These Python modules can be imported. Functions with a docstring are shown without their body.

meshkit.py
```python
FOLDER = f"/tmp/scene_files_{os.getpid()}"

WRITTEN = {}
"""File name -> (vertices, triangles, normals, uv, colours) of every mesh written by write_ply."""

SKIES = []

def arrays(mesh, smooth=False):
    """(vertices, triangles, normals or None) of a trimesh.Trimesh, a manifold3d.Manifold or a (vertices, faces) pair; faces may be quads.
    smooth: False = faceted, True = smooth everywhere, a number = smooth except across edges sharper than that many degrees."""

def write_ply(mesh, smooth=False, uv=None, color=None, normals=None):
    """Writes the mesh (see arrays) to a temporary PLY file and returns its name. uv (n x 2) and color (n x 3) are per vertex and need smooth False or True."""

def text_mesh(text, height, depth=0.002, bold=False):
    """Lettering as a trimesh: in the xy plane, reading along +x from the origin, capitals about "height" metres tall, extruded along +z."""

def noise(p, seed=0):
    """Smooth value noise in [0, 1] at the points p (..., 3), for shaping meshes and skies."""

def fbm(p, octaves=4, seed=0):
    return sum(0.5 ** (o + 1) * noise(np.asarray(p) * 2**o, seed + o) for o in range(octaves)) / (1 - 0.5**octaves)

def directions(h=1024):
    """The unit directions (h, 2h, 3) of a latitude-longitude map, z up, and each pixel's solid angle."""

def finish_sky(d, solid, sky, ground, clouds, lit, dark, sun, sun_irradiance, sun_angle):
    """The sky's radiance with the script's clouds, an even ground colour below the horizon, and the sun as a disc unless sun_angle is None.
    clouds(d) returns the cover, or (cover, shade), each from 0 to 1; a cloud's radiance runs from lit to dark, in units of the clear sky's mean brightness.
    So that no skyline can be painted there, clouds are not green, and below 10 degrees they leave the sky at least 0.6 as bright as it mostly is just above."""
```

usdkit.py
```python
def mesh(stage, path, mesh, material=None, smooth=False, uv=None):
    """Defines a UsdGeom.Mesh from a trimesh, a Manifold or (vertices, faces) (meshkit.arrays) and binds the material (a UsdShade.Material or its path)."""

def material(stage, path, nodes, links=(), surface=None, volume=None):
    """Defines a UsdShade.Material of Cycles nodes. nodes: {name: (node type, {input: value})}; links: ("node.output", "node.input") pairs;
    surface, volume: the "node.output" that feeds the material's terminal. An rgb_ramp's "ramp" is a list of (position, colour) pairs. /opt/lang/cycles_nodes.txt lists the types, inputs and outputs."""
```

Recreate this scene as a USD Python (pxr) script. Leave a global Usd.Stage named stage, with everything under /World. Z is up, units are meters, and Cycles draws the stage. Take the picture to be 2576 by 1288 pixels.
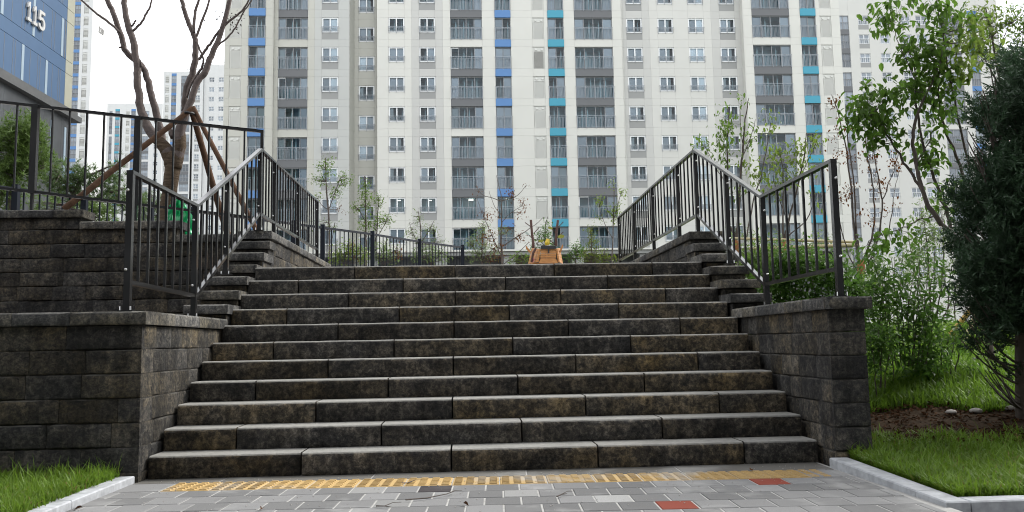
import math, random
import numpy as np, trimesh, usdkit, meshkit
from pxr import Usd, UsdGeom, UsdLux, UsdShade, Gf, Sdf

stage = Usd.Stage.CreateInMemory()
UsdGeom.SetStageUpAxis(stage, UsdGeom.Tokens.z); UsdGeom.SetStageMetersPerUnit(stage, 1.0)
W = UsdGeom.Xform.Define(stage, '/World'); stage.SetDefaultPrim(W.GetPrim())
UsdGeom.Scope.Define(stage, '/World/Looks')
rnd = random.Random(7); rs = np.random.RandomState(11)

# ------------------------------------------------------------------ camera
# x runs along the stairs, y up the stairs (away), z up; step 1 starts at y = 0
FPX = 2112.33; PITCH, ROLL, YAW = .1036, -.0184, .0511
EYE = np.array([-.354, -6.921, 1.0202])
_c, _s = math.cos(YAW), math.sin(YAW)
def _loc(v): return np.array([_c*v[0]+_s*v[1], -_s*v[0]+_c*v[1], v[2]])
_F = _loc([0, math.cos(PITCH), math.sin(PITCH)]); _R0 = _loc([1, 0, 0]); _U0 = _loc([0, -math.sin(PITCH), math.cos(PITCH)])
_R = math.cos(ROLL)*_R0 + math.sin(ROLL)*_U0; _U = -math.sin(ROLL)*_R0 + math.cos(ROLL)*_U0
cam = UsdGeom.Camera.Define(stage, '/World/camera')
m = Gf.Matrix4d(1)
for i, v in enumerate((_R, _U, -_F, EYE)): m.SetRow(i, Gf.Vec4d(*map(float, v), 1.0 if i == 3 else 0.0))
cam.AddTransformOp().Set(m)
cam.CreateHorizontalApertureAttr(36.0); cam.CreateVerticalApertureAttr(18.0)
cam.CreateFocalLengthAttr(36.0*FPX/2576); cam.CreateClippingRangeAttr(Gf.Vec2f(.05, 3000))
cam.CreateExposureAttr(2.3)
def at(u, v, y):
    """the point of the place seen at u, v of a 2576 px wide measuring grid, at distance line y"""
    w = _F + (u-1288)/FPX*_R - (v-644)/FPX*_U
    return EYE + w*(y-EYE[1])/w[1]
def pxm(y): return (y-EYE[1])/FPX      # metres per measuring pixel at distance line y

# ------------------------------------------------------------------ sky and sun (bright overcast)
SUN = np.array([.64, .40, .66]); SUN /= np.linalg.norm(SUN)
EL, ROT = math.asin(SUN[2]), math.atan2(SUN[0], SUN[1])
CLOUD = 3.6; STRENGTH = .10
mat_sky = usdkit.material(stage, '/World/Looks/sky', {
    'sky': ('sky_texture', {'sky_type': 'single_scattering', 'sun_disc': False, 'sun_elevation': EL, 'sun_rotation': ROT}),
    'co': ('texture_coordinate', {}),
    'map': ('mapping', {'scale': (1.0, 1.0, 2.5)}),
    'n': ('noise_texture', {'scale': 1.6, 'detail': 5, 'roughness': .55}),
    'ramp': ('rgb_ramp', {'ramp': [(0, (.94*CLOUD, .95*CLOUD, .97*CLOUD)), (1, (1.04*CLOUD, 1.04*CLOUD, 1.04*CLOUD))]}),
    'mix': ('mix', {'fac': .92}),
    'bg': ('background_shader', {'strength': STRENGTH})},
    [('co.generated', 'map.vector'), ('map.vector', 'n.vector'), ('n.fac', 'ramp.fac'), ('sky.color', 'mix.color1'), ('ramp.color', 'mix.color2'), ('mix.color', 'bg.color')], surface='bg.background')
dome = UsdLux.DomeLight.Define(stage, '/World/sky'); dome.CreateIntensityAttr(1.0)
UsdShade.MaterialBindingAPI.Apply(dome.GetPrim()).Bind(mat_sky)
dome.GetPrim().SetCustomDataByKey('kind', 'structure')
sun = UsdLux.DistantLight.Define(stage, '/World/sun')
sun.CreateIntensityAttr(.26); sun.CreateAngleAttr(26.0); sun.CreateNormalizeAttr(True); sun.CreateColorAttr(Gf.Vec3f(1, .97, .92))
zax = SUN; xax = np.cross([0, 0, 1], zax); xax /= np.linalg.norm(xax); yax = np.cross(zax, xax)
m = Gf.Matrix4d(1)
for i, v in enumerate((xax, yax, zax)): m.SetRow(i, Gf.Vec4d(*map(float, v), 0.0))
sun.AddTransformOp().Set(m)

# ------------------------------------------------------------------ materials
L = '/World/Looks/'
def plain(name, col, rough=.6, metal=0, spec=.5, var=0.0, nscale=3.0, bump=0.0, bscale=60.0, rndv=0.0):
    nodes = {'p': ('principled_bsdf', {'base_color': col, 'roughness': rough, 'metallic': metal, 'specular_ior_level': spec})}; links = []
    if var or rndv:
        nodes['g'] = ('geometry', {}); nodes['n'] = ('noise_texture', {'scale': nscale, 'detail': 4, 'roughness': .6})
        nodes['mr'] = ('map_range', {'from_min': .25, 'from_max': .75, 'to_min': 1-var, 'to_max': 1+var})
        nodes['oi'] = ('object_info', {}); nodes['mr2'] = ('map_range', {'to_min': 1-rndv, 'to_max': 1+rndv})
        nodes['mu'] = ('math', {'math_type': 'multiply'})
        nodes['h'] = ('hsv', {'color': col})
        links += [('g.position', 'n.vector'), ('n.fac', 'mr.value'), ('oi.random', 'mr2.value'), ('mr.result', 'mu.value1'), ('mr2.result', 'mu.value2'), ('mu.value', 'h.value'), ('h.color', 'p.base_color')]
    if bump:
        nodes['g'] = ('geometry', {}); nodes['nb'] = ('noise_texture', {'scale': bscale, 'detail': 4}); nodes['b'] = ('bump', {'strength': bump, 'distance': .01})
        links += [('g.position', 'nb.vector'), ('nb.fac', 'b.height'), ('b.normal', 'p.normal')]
    return usdkit.material(stage, L+name, nodes, links, surface='p.BSDF')

def stone(name, dark, mid, warm, top, scale=1.0, bump=.8):
    """split-faced concrete: dark and rusty mottling on the broken faces, paler dusty cast tops with sky light added into their colour"""
    return usdkit.material(stage, L+name, {
        'g': ('geometry', {}), 'oi': ('object_info', {}),
        'off': ('math', {'math_type': 'multiply', 'value2': 37.0}), 'cv': ('combine_xyz', {}), 'add': ('vector_math', {'math_type': 'add'}),
        'n1': ('noise_texture', {'scale': 3.2*scale, 'detail': 6, 'roughness': .68, 'distortion': .6}),
        'n2': ('noise_texture', {'scale': 22*scale, 'detail': 6, 'roughness': .78, 'distortion': .4}),
        'n3': ('noise_texture', {'scale': 1.6*scale, 'detail': 3, 'roughness': .6}),
        'a1': ('math', {'math_type': 'multiply_add', 'value2': .50, 'value3': -.16}), 'a2': ('math', {'math_type': 'multiply_add', 'value2': .84}),
        'r': ('rgb_ramp', {'ramp': [(.38, dark), (.50, mid), (.60, warm), (.76, tuple(min(1, 2.15*c) for c in warm))]}),
        'rr': ('map_range', {'to_min': .62, 'to_max': 1.35}), 'hs': ('hsv', {}), 'hm': ('map_range', {'from_min': .3, 'from_max': .7, 'to_min': .55, 'to_max': 1.25}),
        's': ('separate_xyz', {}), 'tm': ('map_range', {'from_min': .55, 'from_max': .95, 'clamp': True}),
        'tr': ('rgb_ramp', {'ramp': [(.3, tuple(.72*c for c in top)), (.7, tuple(1.12*c for c in top))]}),  # up-facing parts: part paler cast finish, part painted sky light
        'c1': ('math', {'math_type': 'multiply', 'value2': 7.31}), 'c2': ('math', {'math_type': 'fraction'}), 'cm': ('map_range', {'from_min': .35, 'from_max': .75, 'to_min': 0, 'to_max': .62, 'clamp': True}),
        'rc': ('rgb_ramp', {'ramp': [(.36, tuple(c*q for c, q in zip(dark, (.85, .92, 1.1)))), (.52, tuple(.75*mid[1]*q for q in (.96, 1.0, 1.08))), (.64, tuple(.95*warm[1]*q for q in (1.0, 1.0, 1.0))), (.80, tuple(2.0*warm[1]*q for q in (1, 1, .97)))]}), 'cx': ('mix', {}),
        'dmap': ('mapping', {'scale': (9.0, 9.0, 1.1)}), 'dn': ('noise_texture', {'scale': 1.0, 'detail': 4, 'roughness': .6}), 'dr': ('map_range', {'from_min': .38, 'from_max': .60, 'to_min': .68, 'to_max': 1.22, 'clamp': True}), 'dv': ('math', {'math_type': 'multiply'}),
        'mx': ('mix', {}), 'p': ('principled_bsdf', {'roughness': .88, 'specular_ior_level': .22}),
        'b': ('bump', {'strength': bump, 'distance': .028}), 'bn': ('noise_texture', {'scale': 34, 'detail': 7, 'roughness': .75})},
        [('oi.random', 'off.value1'), ('off.value', 'cv.x'), ('off.value', 'cv.y'), ('g.position', 'add.vector1'), ('cv.vector', 'add.vector2'),
         ('add.vector', 'n1.vector'), ('add.vector', 'n2.vector'), ('add.vector', 'n3.vector'), ('n1.fac', 'a1.value1'), ('n2.fac', 'a2.value1'), ('a1.value', 'a2.value3'),
         ('a2.value', 'r.fac'), ('oi.random', 'rr.value'), ('oi.random', 'c1.value1'), ('c1.value', 'c2.value1'), ('c2.value', 'cm.value'), ('a2.value', 'rc.fac'), ('r.color', 'cx.color1'), ('rc.color', 'cx.color2'), ('cm.result', 'cx.fac'), ('cx.color', 'hs.color'),
         ('g.position', 'dmap.vector'), ('dmap.vector', 'dn.vector'), ('dn.fac', 'dr.value'), ('rr.result', 'dv.value1'), ('dr.result', 'dv.value2'), ('dv.value', 'hs.value'), ('n3.fac', 'hm.value'), ('hm.result', 'hs.saturation'),
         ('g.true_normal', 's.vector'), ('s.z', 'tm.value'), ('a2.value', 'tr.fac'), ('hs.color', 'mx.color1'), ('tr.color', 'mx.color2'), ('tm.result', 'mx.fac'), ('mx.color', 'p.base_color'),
         ('g.position', 'bn.vector'), ('bn.fac', 'b.height'), ('b.normal', 'p.normal')], surface='p.BSDF')

def leaf(name, col, trans=.35, var=.35, hue=.02, rough=.45):
    lo, hi = tuple(c*(1-var) for c in col), tuple(c*(1+var) for c in col)
    hi = (hi[0]*1.12, hi[1], hi[2]*.9)
    return usdkit.material(stage, L+name, {
        'g': ('geometry', {}), 'r': ('rgb_ramp', {'ramp': [(0, lo), (.55, col), (1, hi)]}),
        'n': ('noise_texture', {'scale': 2.2, 'detail': 2}), 'a': ('math', {'math_type': 'multiply_add', 'value2': .6}), 'm2': ('math', {'math_type': 'multiply', 'value2': .45}),
        'p': ('principled_bsdf', {'roughness': rough, 'specular_ior_level': .08 if rough > .7 else .35}), 't': ('translucent_bsdf', {}), 'mx': ('mix_closure', {'fac': trans})},
        [('g.random_per_island', 'a.value1'), ('g.position', 'n.vector'), ('n.fac', 'm2.value1'), ('m2.value', 'a.value3'), ('a.value', 'r.fac'), ('r.color', 'p.base_color'), ('r.color', 't.color'), ('p.BSDF', 'mx.closure1'), ('t.BSDF', 'mx.closure2')], surface='mx.closure')

M = {}
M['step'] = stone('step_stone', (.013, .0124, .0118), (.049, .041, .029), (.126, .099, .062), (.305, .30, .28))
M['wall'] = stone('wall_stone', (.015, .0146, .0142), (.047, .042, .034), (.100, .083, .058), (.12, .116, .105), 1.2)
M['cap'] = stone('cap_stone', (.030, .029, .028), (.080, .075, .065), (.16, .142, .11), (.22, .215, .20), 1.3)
def paver(name, col, dust=.55):
    return usdkit.material(stage, L+name, {
        'g': ('geometry', {}), 'oi': ('object_info', {}), 'n1': ('noise_texture', {'scale': 1.1, 'detail': 5, 'roughness': .65}), 'n2': ('noise_texture', {'scale': 160, 'detail': 3, 'roughness': .8}),
        'dm': ('map_range', {'from_min': .52, 'from_max': .66, 'to_min': 0, 'to_max': dust, 'clamp': True}), 'v': ('map_range', {'to_min': .74, 'to_max': 1.22}), 'v2': ('map_range', {'from_min': .3, 'from_max': .7, 'to_min': .8, 'to_max': 1.2}), 'mu': ('math', {'math_type': 'multiply'}),
        'h': ('hsv', {'color': col}), 'mx': ('mix', {'color2': (.34, .34, .33)}), 'p': ('principled_bsdf', {'roughness': .85, 'specular_ior_level': .18}), 'b': ('bump', {'strength': .35, 'distance': .004})},
        [('g.position', 'n1.vector'), ('g.position', 'n2.vector'), ('n1.fac', 'dm.value'), ('oi.random', 'v.value'), ('n2.fac', 'v2.value'), ('v.result', 'mu.value1'), ('v2.result', 'mu.value2'), ('mu.value', 'h.value'),
         ('h.color', 'mx.color1'), ('dm.result', 'mx.fac'), ('mx.color', 'p.base_color'), ('n2.fac', 'b.height'), ('b.normal', 'p.normal')], surface='p.BSDF')
M['paver'] = paver('paver_grey', (.168, .168, .168)); M['paver_red'] = paver('paver_red', (.22, .050, .032), .25); M['paver_dark'] = paver('paver_dark', (.04, .035, .037), .12)
M['paver_pale'] = paver('paver_pale', (.25, .25, .245), .6); M['tactile'] = paver('tactile_yellow', (.385, .265, .115), .75); M['border'] = paver('border_concrete', (.115, .11, .10), .35)
M['sand'] = plain('joint_sand', (.33, .325, .31), .95, var=.25, nscale=9)
M['granite'] = plain('granite', (.33, .342, .36), .8, var=.30, nscale=14, bump=.15, bscale=300)
M['metal'] = usdkit.material(stage, L+'bronze_metal', {'p': ('principled_bsdf', {'base_color': (.0080, .0079, .0080), 'roughness': .25, 'specular_ior_level': .5, 'coat_weight': .55, 'coat_roughness': .10, 'coat_ior': 1.75})}, surface='p.BSDF')
M['metal2'] = plain('blueblack_metal', (.014, .017, .024), .35, 0, .25)
M['bolt'] = plain('bolt_steel', (.6, .6, .6), .25, 1.0)
M['soil'] = plain('soil', (.034, .022, .013), .95, 0, .05, var=.5, nscale=12, bump=.8, bscale=30)
M['turf'] = plain('turf_ground', (.045, .060, .018), .95, 0, .05, var=.4, nscale=6, bump=.8, bscale=40)
M['plaza'] = plain('plaza_paving', (.22, .21, .2), .9, var=.1)
M['asph'] = plain('far_ground', (.12, .12, .12), .9, var=.1, nscale=.5)
M['bark'] = plain('bark', (.105, .082, .075), .85, var=.35, nscale=14, bump=.7, bscale=50)
M['bark2'] = plain('twig_bark', (.085, .068, .058), .85, var=.3, nscale=20)
M['burlap'] = usdkit.material(stage, L+'burlap', {'g': ('geometry', {}), 'm': ('mapping', {'scale': (1, 1, 6)}), 'n': ('noise_texture', {'scale': 6, 'detail': 5, 'roughness': .65}), 'r': ('rgb_ramp', {'ramp': [(.3, (.055, .040, .029)), (.55, (.105, .078, .055)), (.8, (.17, .13, .09))]}),
    'p': ('principled_bsdf', {'roughness': .95, 'specular_ior_level': .1}), 'b': ('bump', {'strength': .9, 'distance': .02})}, [('g.position', 'm.vector'), ('m.vector', 'n.vector'), ('n.fac', 'r.fac'), ('r.color', 'p.base_color'), ('n.fac', 'b.height'), ('b.normal', 'p.normal')], surface='p.BSDF')
M['stake'] = plain('stake_wood', (.085, .047, .028), .85, 0, .2, var=.45, nscale=7, bump=.4)
M['bamboo'] = plain('bamboo', (.42, .36, .2), .6, var=.2, nscale=5)
M['stakeY'] = plain('yellow_stake', (.50, .33, .10), .7, var=.25, nscale=9)
M['rope'] = plain('straw_rope', (.30, .13, .05), .95, var=.3, nscale=30)
M['bag'] = usdkit.material(stage, L+'green_plastic', {'p': ('principled_bsdf', {'base_color': (.01, .33, .12), 'roughness': .22, 'specular_ior_level': .6}), 't': ('translucent_bsdf', {'color': (.02, .5, .2)}), 'mx': ('mix_closure', {'fac': .3})}, [('p.BSDF', 'mx.closure1'), ('t.BSDF', 'mx.closure2')], surface='mx.closure')
M['leafG'] = leaf('leaf_green', (.14, .235, .045), .55); M['leafB'] = leaf('leaf_broad', (.105, .205, .03), .55); M['leafY'] = leaf('leaf_yellowgreen', (.19, .28, .05), .5)
M['leafD'] = leaf('leaf_dead', (.20, .085, .032), .25, .4, rough=.8); M['leafS'] = leaf('leaf_shrub', (.085, .18, .03), .5); M['leafF'] = leaf('leaf_far', (.19, .27, .10), .5)
M['pine'] = leaf('pine_needles', (.16, .26, .06), .4, .45); M['pineB'] = leaf('pine_dull', (.15, .235, .085), .45, .5); M['yew'] = leaf('conifer_scale', (.060, .118, .058), .35, .8)  # pineB: duller, bluer needle green of the darker pines
M['grass'] = leaf('grass_blade', (.21, .36, .036), .5, .65); M['grassSunlit'] = leaf('grass_sunlit_tone', (.19, .34, .035), .5, .55)  # second one: bank copy with a sunlit look put into its colour
M['mulch'] = leaf('dry_leaf', (.115, .058, .03), .1, .75, rough=.9)
M['leafLime'] = leaf('leaf_lime', (.16, .22, .03), .45)
# buildings
M['white'] = plain('paint_white', (.545, .546, .505), .8, var=.03, nscale=.4); M['beige'] = plain('paint_beige', (.43, .43, .385), .8, var=.03, nscale=.4)
M['grey'] = plain('paint_pale_grey', (.455, .456, .432), .8, var=.03, nscale=.4); M['offw'] = plain('paint_off_white', (.52, .521, .487), .8, var=.03, nscale=.4)
M['apron'] = plain('paint_mid_grey', (.265, .27, .262), .8); M['dkgrey'] = plain('paint_dark_grey', (.125, .13, .135), .75)
M['blue'] = plain('paint_blue', (.085, .195, .40), .7); M['teal'] = plain('paint_teal', (.05, .27, .37), .7); M['louvre'] = plain('louvre_beige', (.56, .565, .53), .6)
M['lourdark'] = plain('louvre_dark', (.12, .115, .10), .7); M['sash'] = plain('sash_white', (.72, .74, .74), .45); M['alu'] = plain('alu_grey', (.25, .26, .27), .5)
M['rail'] = plain('rail_galvanised', (.27, .295, .32), .5); M['room'] = plain('room_wall', (.40, .52, .56), .9); M['tealframe'] = plain('inner_frame', (.55, .74, .78), .5)
M['screen'] = plain('insect_screen', (.52, .54, .57), .8, rndv=.15); M['blind'] = plain('sky_white_sheet', (.86, .88, .9), .8); M['curtain'] = plain('pale_curtain', (.45, .49, .50), .9)
M['lamp'] = usdkit.material(stage, L+'ceiling_lamp', {'e': ('emission', {'color': (1, .93, .78), 'strength': 1.3})}, surface='e.emission')
M['glass'] = usdkit.material(stage, L+'window_glass', {'f': ('fresnel', {'IOR': 1.5}), 't': ('transparent_bsdf', {'color': (.80, .88, .92)}), 'gl': ('glossy_bsdf', {'color': (.95, .97, 1), 'roughness': .02}), 'mx': ('mix_closure', {})}, [('f.fac', 'mx.fac'), ('t.BSDF', 'mx.closure1'), ('gl.BSDF', 'mx.closure2')], surface='mx.closure')
M['farpane'] = plain('far_glass', (.19, .22, .25), .15, 0, .8, rndv=.5)  # pane colour lightened for reflected sky, in place of haze
M['darkpane'] = plain('dark_glass', (.03, .035, .04), .2, 0, .4)
M['b115'] = plain('paint_steel_blue', (.043, .093, .178), .7, var=.06, nscale=.8); M['cream'] = plain('paint_cream', (.30, .30, .24), .75, var=.04); M['strip'] = plain('strip_pale_blue', (.25, .32, .38), .6)
M['dkstone'] = plain('dark_stone_cladding', (.060, .064, .070), .30, 0, .5, var=.3, nscale=.7); M['concrete'] = plain('ledge_concrete', (.075, .078, .08), .8, var=.15, nscale=2)
M['digit'] = plain('digit_white', (.46, .46, .45), .5); M['digitdark'] = plain('digit_grey', (.24, .235, .225), .6); M['farwall'] = plain('far_paint_white', (.55, .56, .55), .8); M['farwall2'] = plain('far_paint_grey', (.42, .43, .42), .8)
M['deer'] = usdkit.material(stage, L+'orange_timber', {'g': ('geometry', {}), 'oi': ('object_info', {}), 'm': ('mapping', {'scale': (2, 2, 14)}), 'n': ('noise_texture', {'scale': 3, 'detail': 4}), 'r': ('rgb_ramp', {'ramp': [(.25, (.32, .135, .042)), (.75, (.50, .24, .085))]}), 'p': ('principled_bsdf', {'roughness': .5})}, [('g.position', 'm.vector'), ('m.vector', 'n.vector'), ('n.fac', 'r.fac'), ('r.color', 'p.base_color')], surface='p.BSDF')
M['deerbr'] = plain('brown_stain', (.075, .035, .028), .6, var=.2); M['rubber'] = plain('black_rubber', (.018, .018, .02), .6); M['yel'] = plain('yellow_plastic', (.6, .42, .02), .4); M['olive'] = plain('olive_leaf_board', (.24, .25, .035), .5); M['glaucous'] = plain('grey_leaf_board', (.36, .42, .38), .5); M['pink'] = plain('pink_board', (.65, .25, .36), .5)
M['pebble'] = plain('pebble', (.33, .31, .29), .85, rndv=.3)

# ------------------------------------------------------------------ mesh helpers
class MB:
    def __init__(s): s.v, s.f, s.n = [], [], 0
    def add(s, v, f):
        v = np.asarray(v, float); f = np.asarray(f, int)
        if f.shape[1] == 4: f = np.vstack([f[:, [0, 1, 2]], f[:, [0, 2, 3]]])
        s.v.append(v); s.f.append(f+s.n); s.n += len(v); return s
    def hexa(s, c):        # eight corners: bottom ring, then top ring, both counter-clockwise from above
        return s.add(c, [[0, 3, 2, 1], [4, 5, 6, 7], [0, 1, 5, 4], [1, 2, 6, 5], [2, 3, 7, 6], [3, 0, 4, 7]])
    def box(s, x0, y0, z0, x1, y1, z1):
        return s.hexa([(x0, y0, z0), (x1, y0, z0), (x1, y1, z0), (x0, y1, z0), (x0, y0, z1), (x1, y0, z1), (x1, y1, z1), (x0, y1, z1)])
    def bar(s, p, q, w, h, up=(0, 0, 1)):
        p, q = np.asarray(p, float), np.asarray(q, float); d = (q-p)/np.linalg.norm(q-p)
        a = np.cross(d, up); a = a/np.linalg.norm(a) if np.linalg.norm(a) > 1e-6 else np.array([1., 0, 0]); b = np.cross(a, d)
        a, b = a*w/2, b*h/2
        return s.add([p-a-b, p+a-b, p+a+b, p-a+b, q-a-b, q+a-b, q+a+b, q-a+b], [[0, 1, 2, 3], [7, 6, 5, 4], [0, 4, 5, 1], [1, 5, 6, 2], [2, 6, 7, 3], [3, 7, 4, 0]][::1])
    def tube(s, pts, rad, k=8, cap=True):
        p = np.asarray(pts, float); n = len(p); rad = np.broadcast_to(np.asarray(rad, float), (n,))
        t = np.gradient(p, axis=0); t /= np.linalg.norm(t, axis=1, keepdims=True)+1e-12
        a = np.cross(t, np.where(np.abs(t[:, 2:]) < .9, [0, 0, 1.], [1., 0, 0])); a /= np.linalg.norm(a, axis=1, keepdims=True)+1e-12
        for i in range(1, n):
            a[i] = a[i-1]-t[i]*np.dot(a[i-1], t[i]); a[i] /= np.linalg.norm(a[i])+1e-12
        b = np.cross(t, a); g = np.arange(k)*2*np.pi/k
        v = (p[:, None]+rad[:, None, None]*(np.cos(g)[None, :, None]*a[:, None]+np.sin(g)[None, :, None]*b[:, None])).reshape(-1, 3)
        i, j = np.meshgrid(np.arange(n-1), np.arange(k), indexing='ij')
        q = np.stack([i*k+j, i*k+(j+1) % k, (i+1)*k+(j+1) % k, (i+1)*k+j], -1).reshape(-1, 4)
        f = np.vstack([q[:, [0, 1, 2]], q[:, [0, 2, 3]]])
        if cap:
            v = np.vstack([v, p[:1], p[-1:]]); j = np.arange(k)
            f = np.vstack([f, np.stack([np.full(k, n*k), (j+1) % k, j], 1), np.stack([np.full(k, n*k+1), (n-1)*k+j, (n-1)*k+(j+1) % k], 1)])
        return s.add(v, f)
    def mesh(s): return np.vstack(s.v), np.vstack(s.f)
    def tris(s): return sum(len(f) for f in s.f)

used = {}
def path_for(parent, name):
    base = (parent or '/World')+'/'; k = used.get(base+name, -1)+1; used[base+name] = k
    return base+(name if k == 0 else f'{name}_{k:03d}')
origin = {}
def org(p):
    while p and p != '/World':
        if p in origin: return origin[p]
        p = p.rsplit('/', 1)[0]
    return np.zeros(3)
GROUPS = {'sapling': 'young trees round the stairs', 'shrub': 'shrubs round the stairs', 'prop_stake': 'wooden prop stakes', 'twig': 'twigs on the pavement', 'pine_tree': 'pines behind the picket fence', 'fallen_leaf': 'leaves fallen on the pavement', 'stone': 'stones on the soil', 'stair_railing': 'handrails of the stairs', 'granite_kerb': 'granite kerbs of the lawns', 'cheek_wall': 'cheek walls of the stairs', 'planter_wall': 'walls at the foot of the stairs', 'bamboo_pole': 'bamboo poles between the young trees', 'apartment_building': 'apartment blocks round the site'}
def cd(path, **kw):
    if path.count('/') == 2 and kw.get('label') and not kw.get('group'): kw['group'] = GROUPS.get(path.split('/')[2].rstrip('0123456789').rstrip('_'))
    pr = stage.GetPrimAtPath(path)
    for k, v in kw.items():
        if v: pr.SetCustomDataByKey(k, v)
def thing(name, label, category, loc=(0, 0, 0), group=None, kind=None):
    p = path_for(None, name); x = UsdGeom.Xform.Define(stage, p); x.AddTranslateOp().Set(Gf.Vec3d(*map(float, loc)))
    origin[p] = np.asarray(loc, float); cd(p, label=label, category=category, group=group, kind=kind); return p
def group_part(name, parent, label=None):
    p = path_for(parent, name); UsdGeom.Xform.Define(stage, p); cd(p, label=label); return p
def obj(name, mb, mat, parent=None, smooth=False, label=None, kind=None, category=None, group=None):
    """one Mesh; points are given in place coordinates and stored relative to the thing's base"""
    p = path_for(parent, name); v, f = mb.mesh() if isinstance(mb, MB) else mb
    usdkit.mesh(stage, p, (np.asarray(v)-org(parent or ''), f), M[mat], smooth)
    cd(p, label=label, kind=kind, category=category, group=group); return p

def sphere_mb(mb, c, r, sub=1, sc=(1, 1, 1)):
    s = trimesh.creation.icosphere(sub, 1.0); return mb.add(s.vertices*np.asarray(sc)*r+np.asarray(c), s.faces)

def rock(o, along, out, length, prof, nx=10, amp=.012, seed=0, wob=.0):
    """a split-faced block: profile points (inward, up, roughness 0..1) swept from o along 'along'; 'out' is the broken side"""
    o, a, n = np.asarray(o, float), np.asarray(along, float), np.asarray(out, float)
    k = len(prof); t = np.linspace(0, 1, nx); mb = MB(); P = np.zeros((nx, k, 3))
    for j, (din, up, r) in enumerate(prof):
        P[:, j] = o+np.outer(t*length, a)-n*din+np.array([0, 0, up])
    if amp:
        q = P*np.array([7., 7., 9.])+seed*13.7
        d = (meshkit.fbm(q, 3, seed % 97)-.45)*2*amp+(meshkit.noise(P*2.2+seed*3.1, 5)-.5)*amp
        edge = np.clip(np.minimum(t, 1-t)*length/.03, 0, 1)[:, None]
        R = np.array([p[2] for p in prof])[None]
        P += n*((d*edge-(1-edge)*.010)*R)[..., None]
    idx = np.arange(nx*k).reshape(nx, k)
    i, j = np.meshgrid(np.arange(nx-1), np.arange(k), indexing='ij'); j2 = (j+1) % k
    q = np.stack([idx[i, j], idx[i, j2], idx[i+1, j2], idx[i+1, j]], -1).reshape(-1, 4)
    v = P.reshape(-1, 3); f = np.vstack([q[:, [0, 1, 2]], q[:, [0, 2, 3]]])
    e0 = np.array([[idx[0, 0], idx[0, jj+1], idx[0, jj]] for jj in range(1, k-1)]); e1 = np.array([[idx[-1, 0], idx[-1, jj], idx[-1, jj+1]] for jj in range(1, k-1)])
    f = np.vstack([f, e0, e1])
    if np.dot(np.cross(a, n), [0, 0, 1]) > 0: f = f[:, ::-1]
    return mb.add(v, f)

def wallprof(h, dep): return [(dep, 0, 0), (.010, 0, .2), (.001, .012, .8), (0, h*.34, 1), (0, h*.67, 1), (.001, h-.014, .8), (.010, h-.003, .2), (dep, h-.003, 0)]
def capprof(h, dep): return [(dep, 0, 0), (.006, 0, .2), (0, .012, .7), (0, h*.5, 1), (.002, h-.016, .7), (.016, h, .15), (dep, h, 0)]

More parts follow.
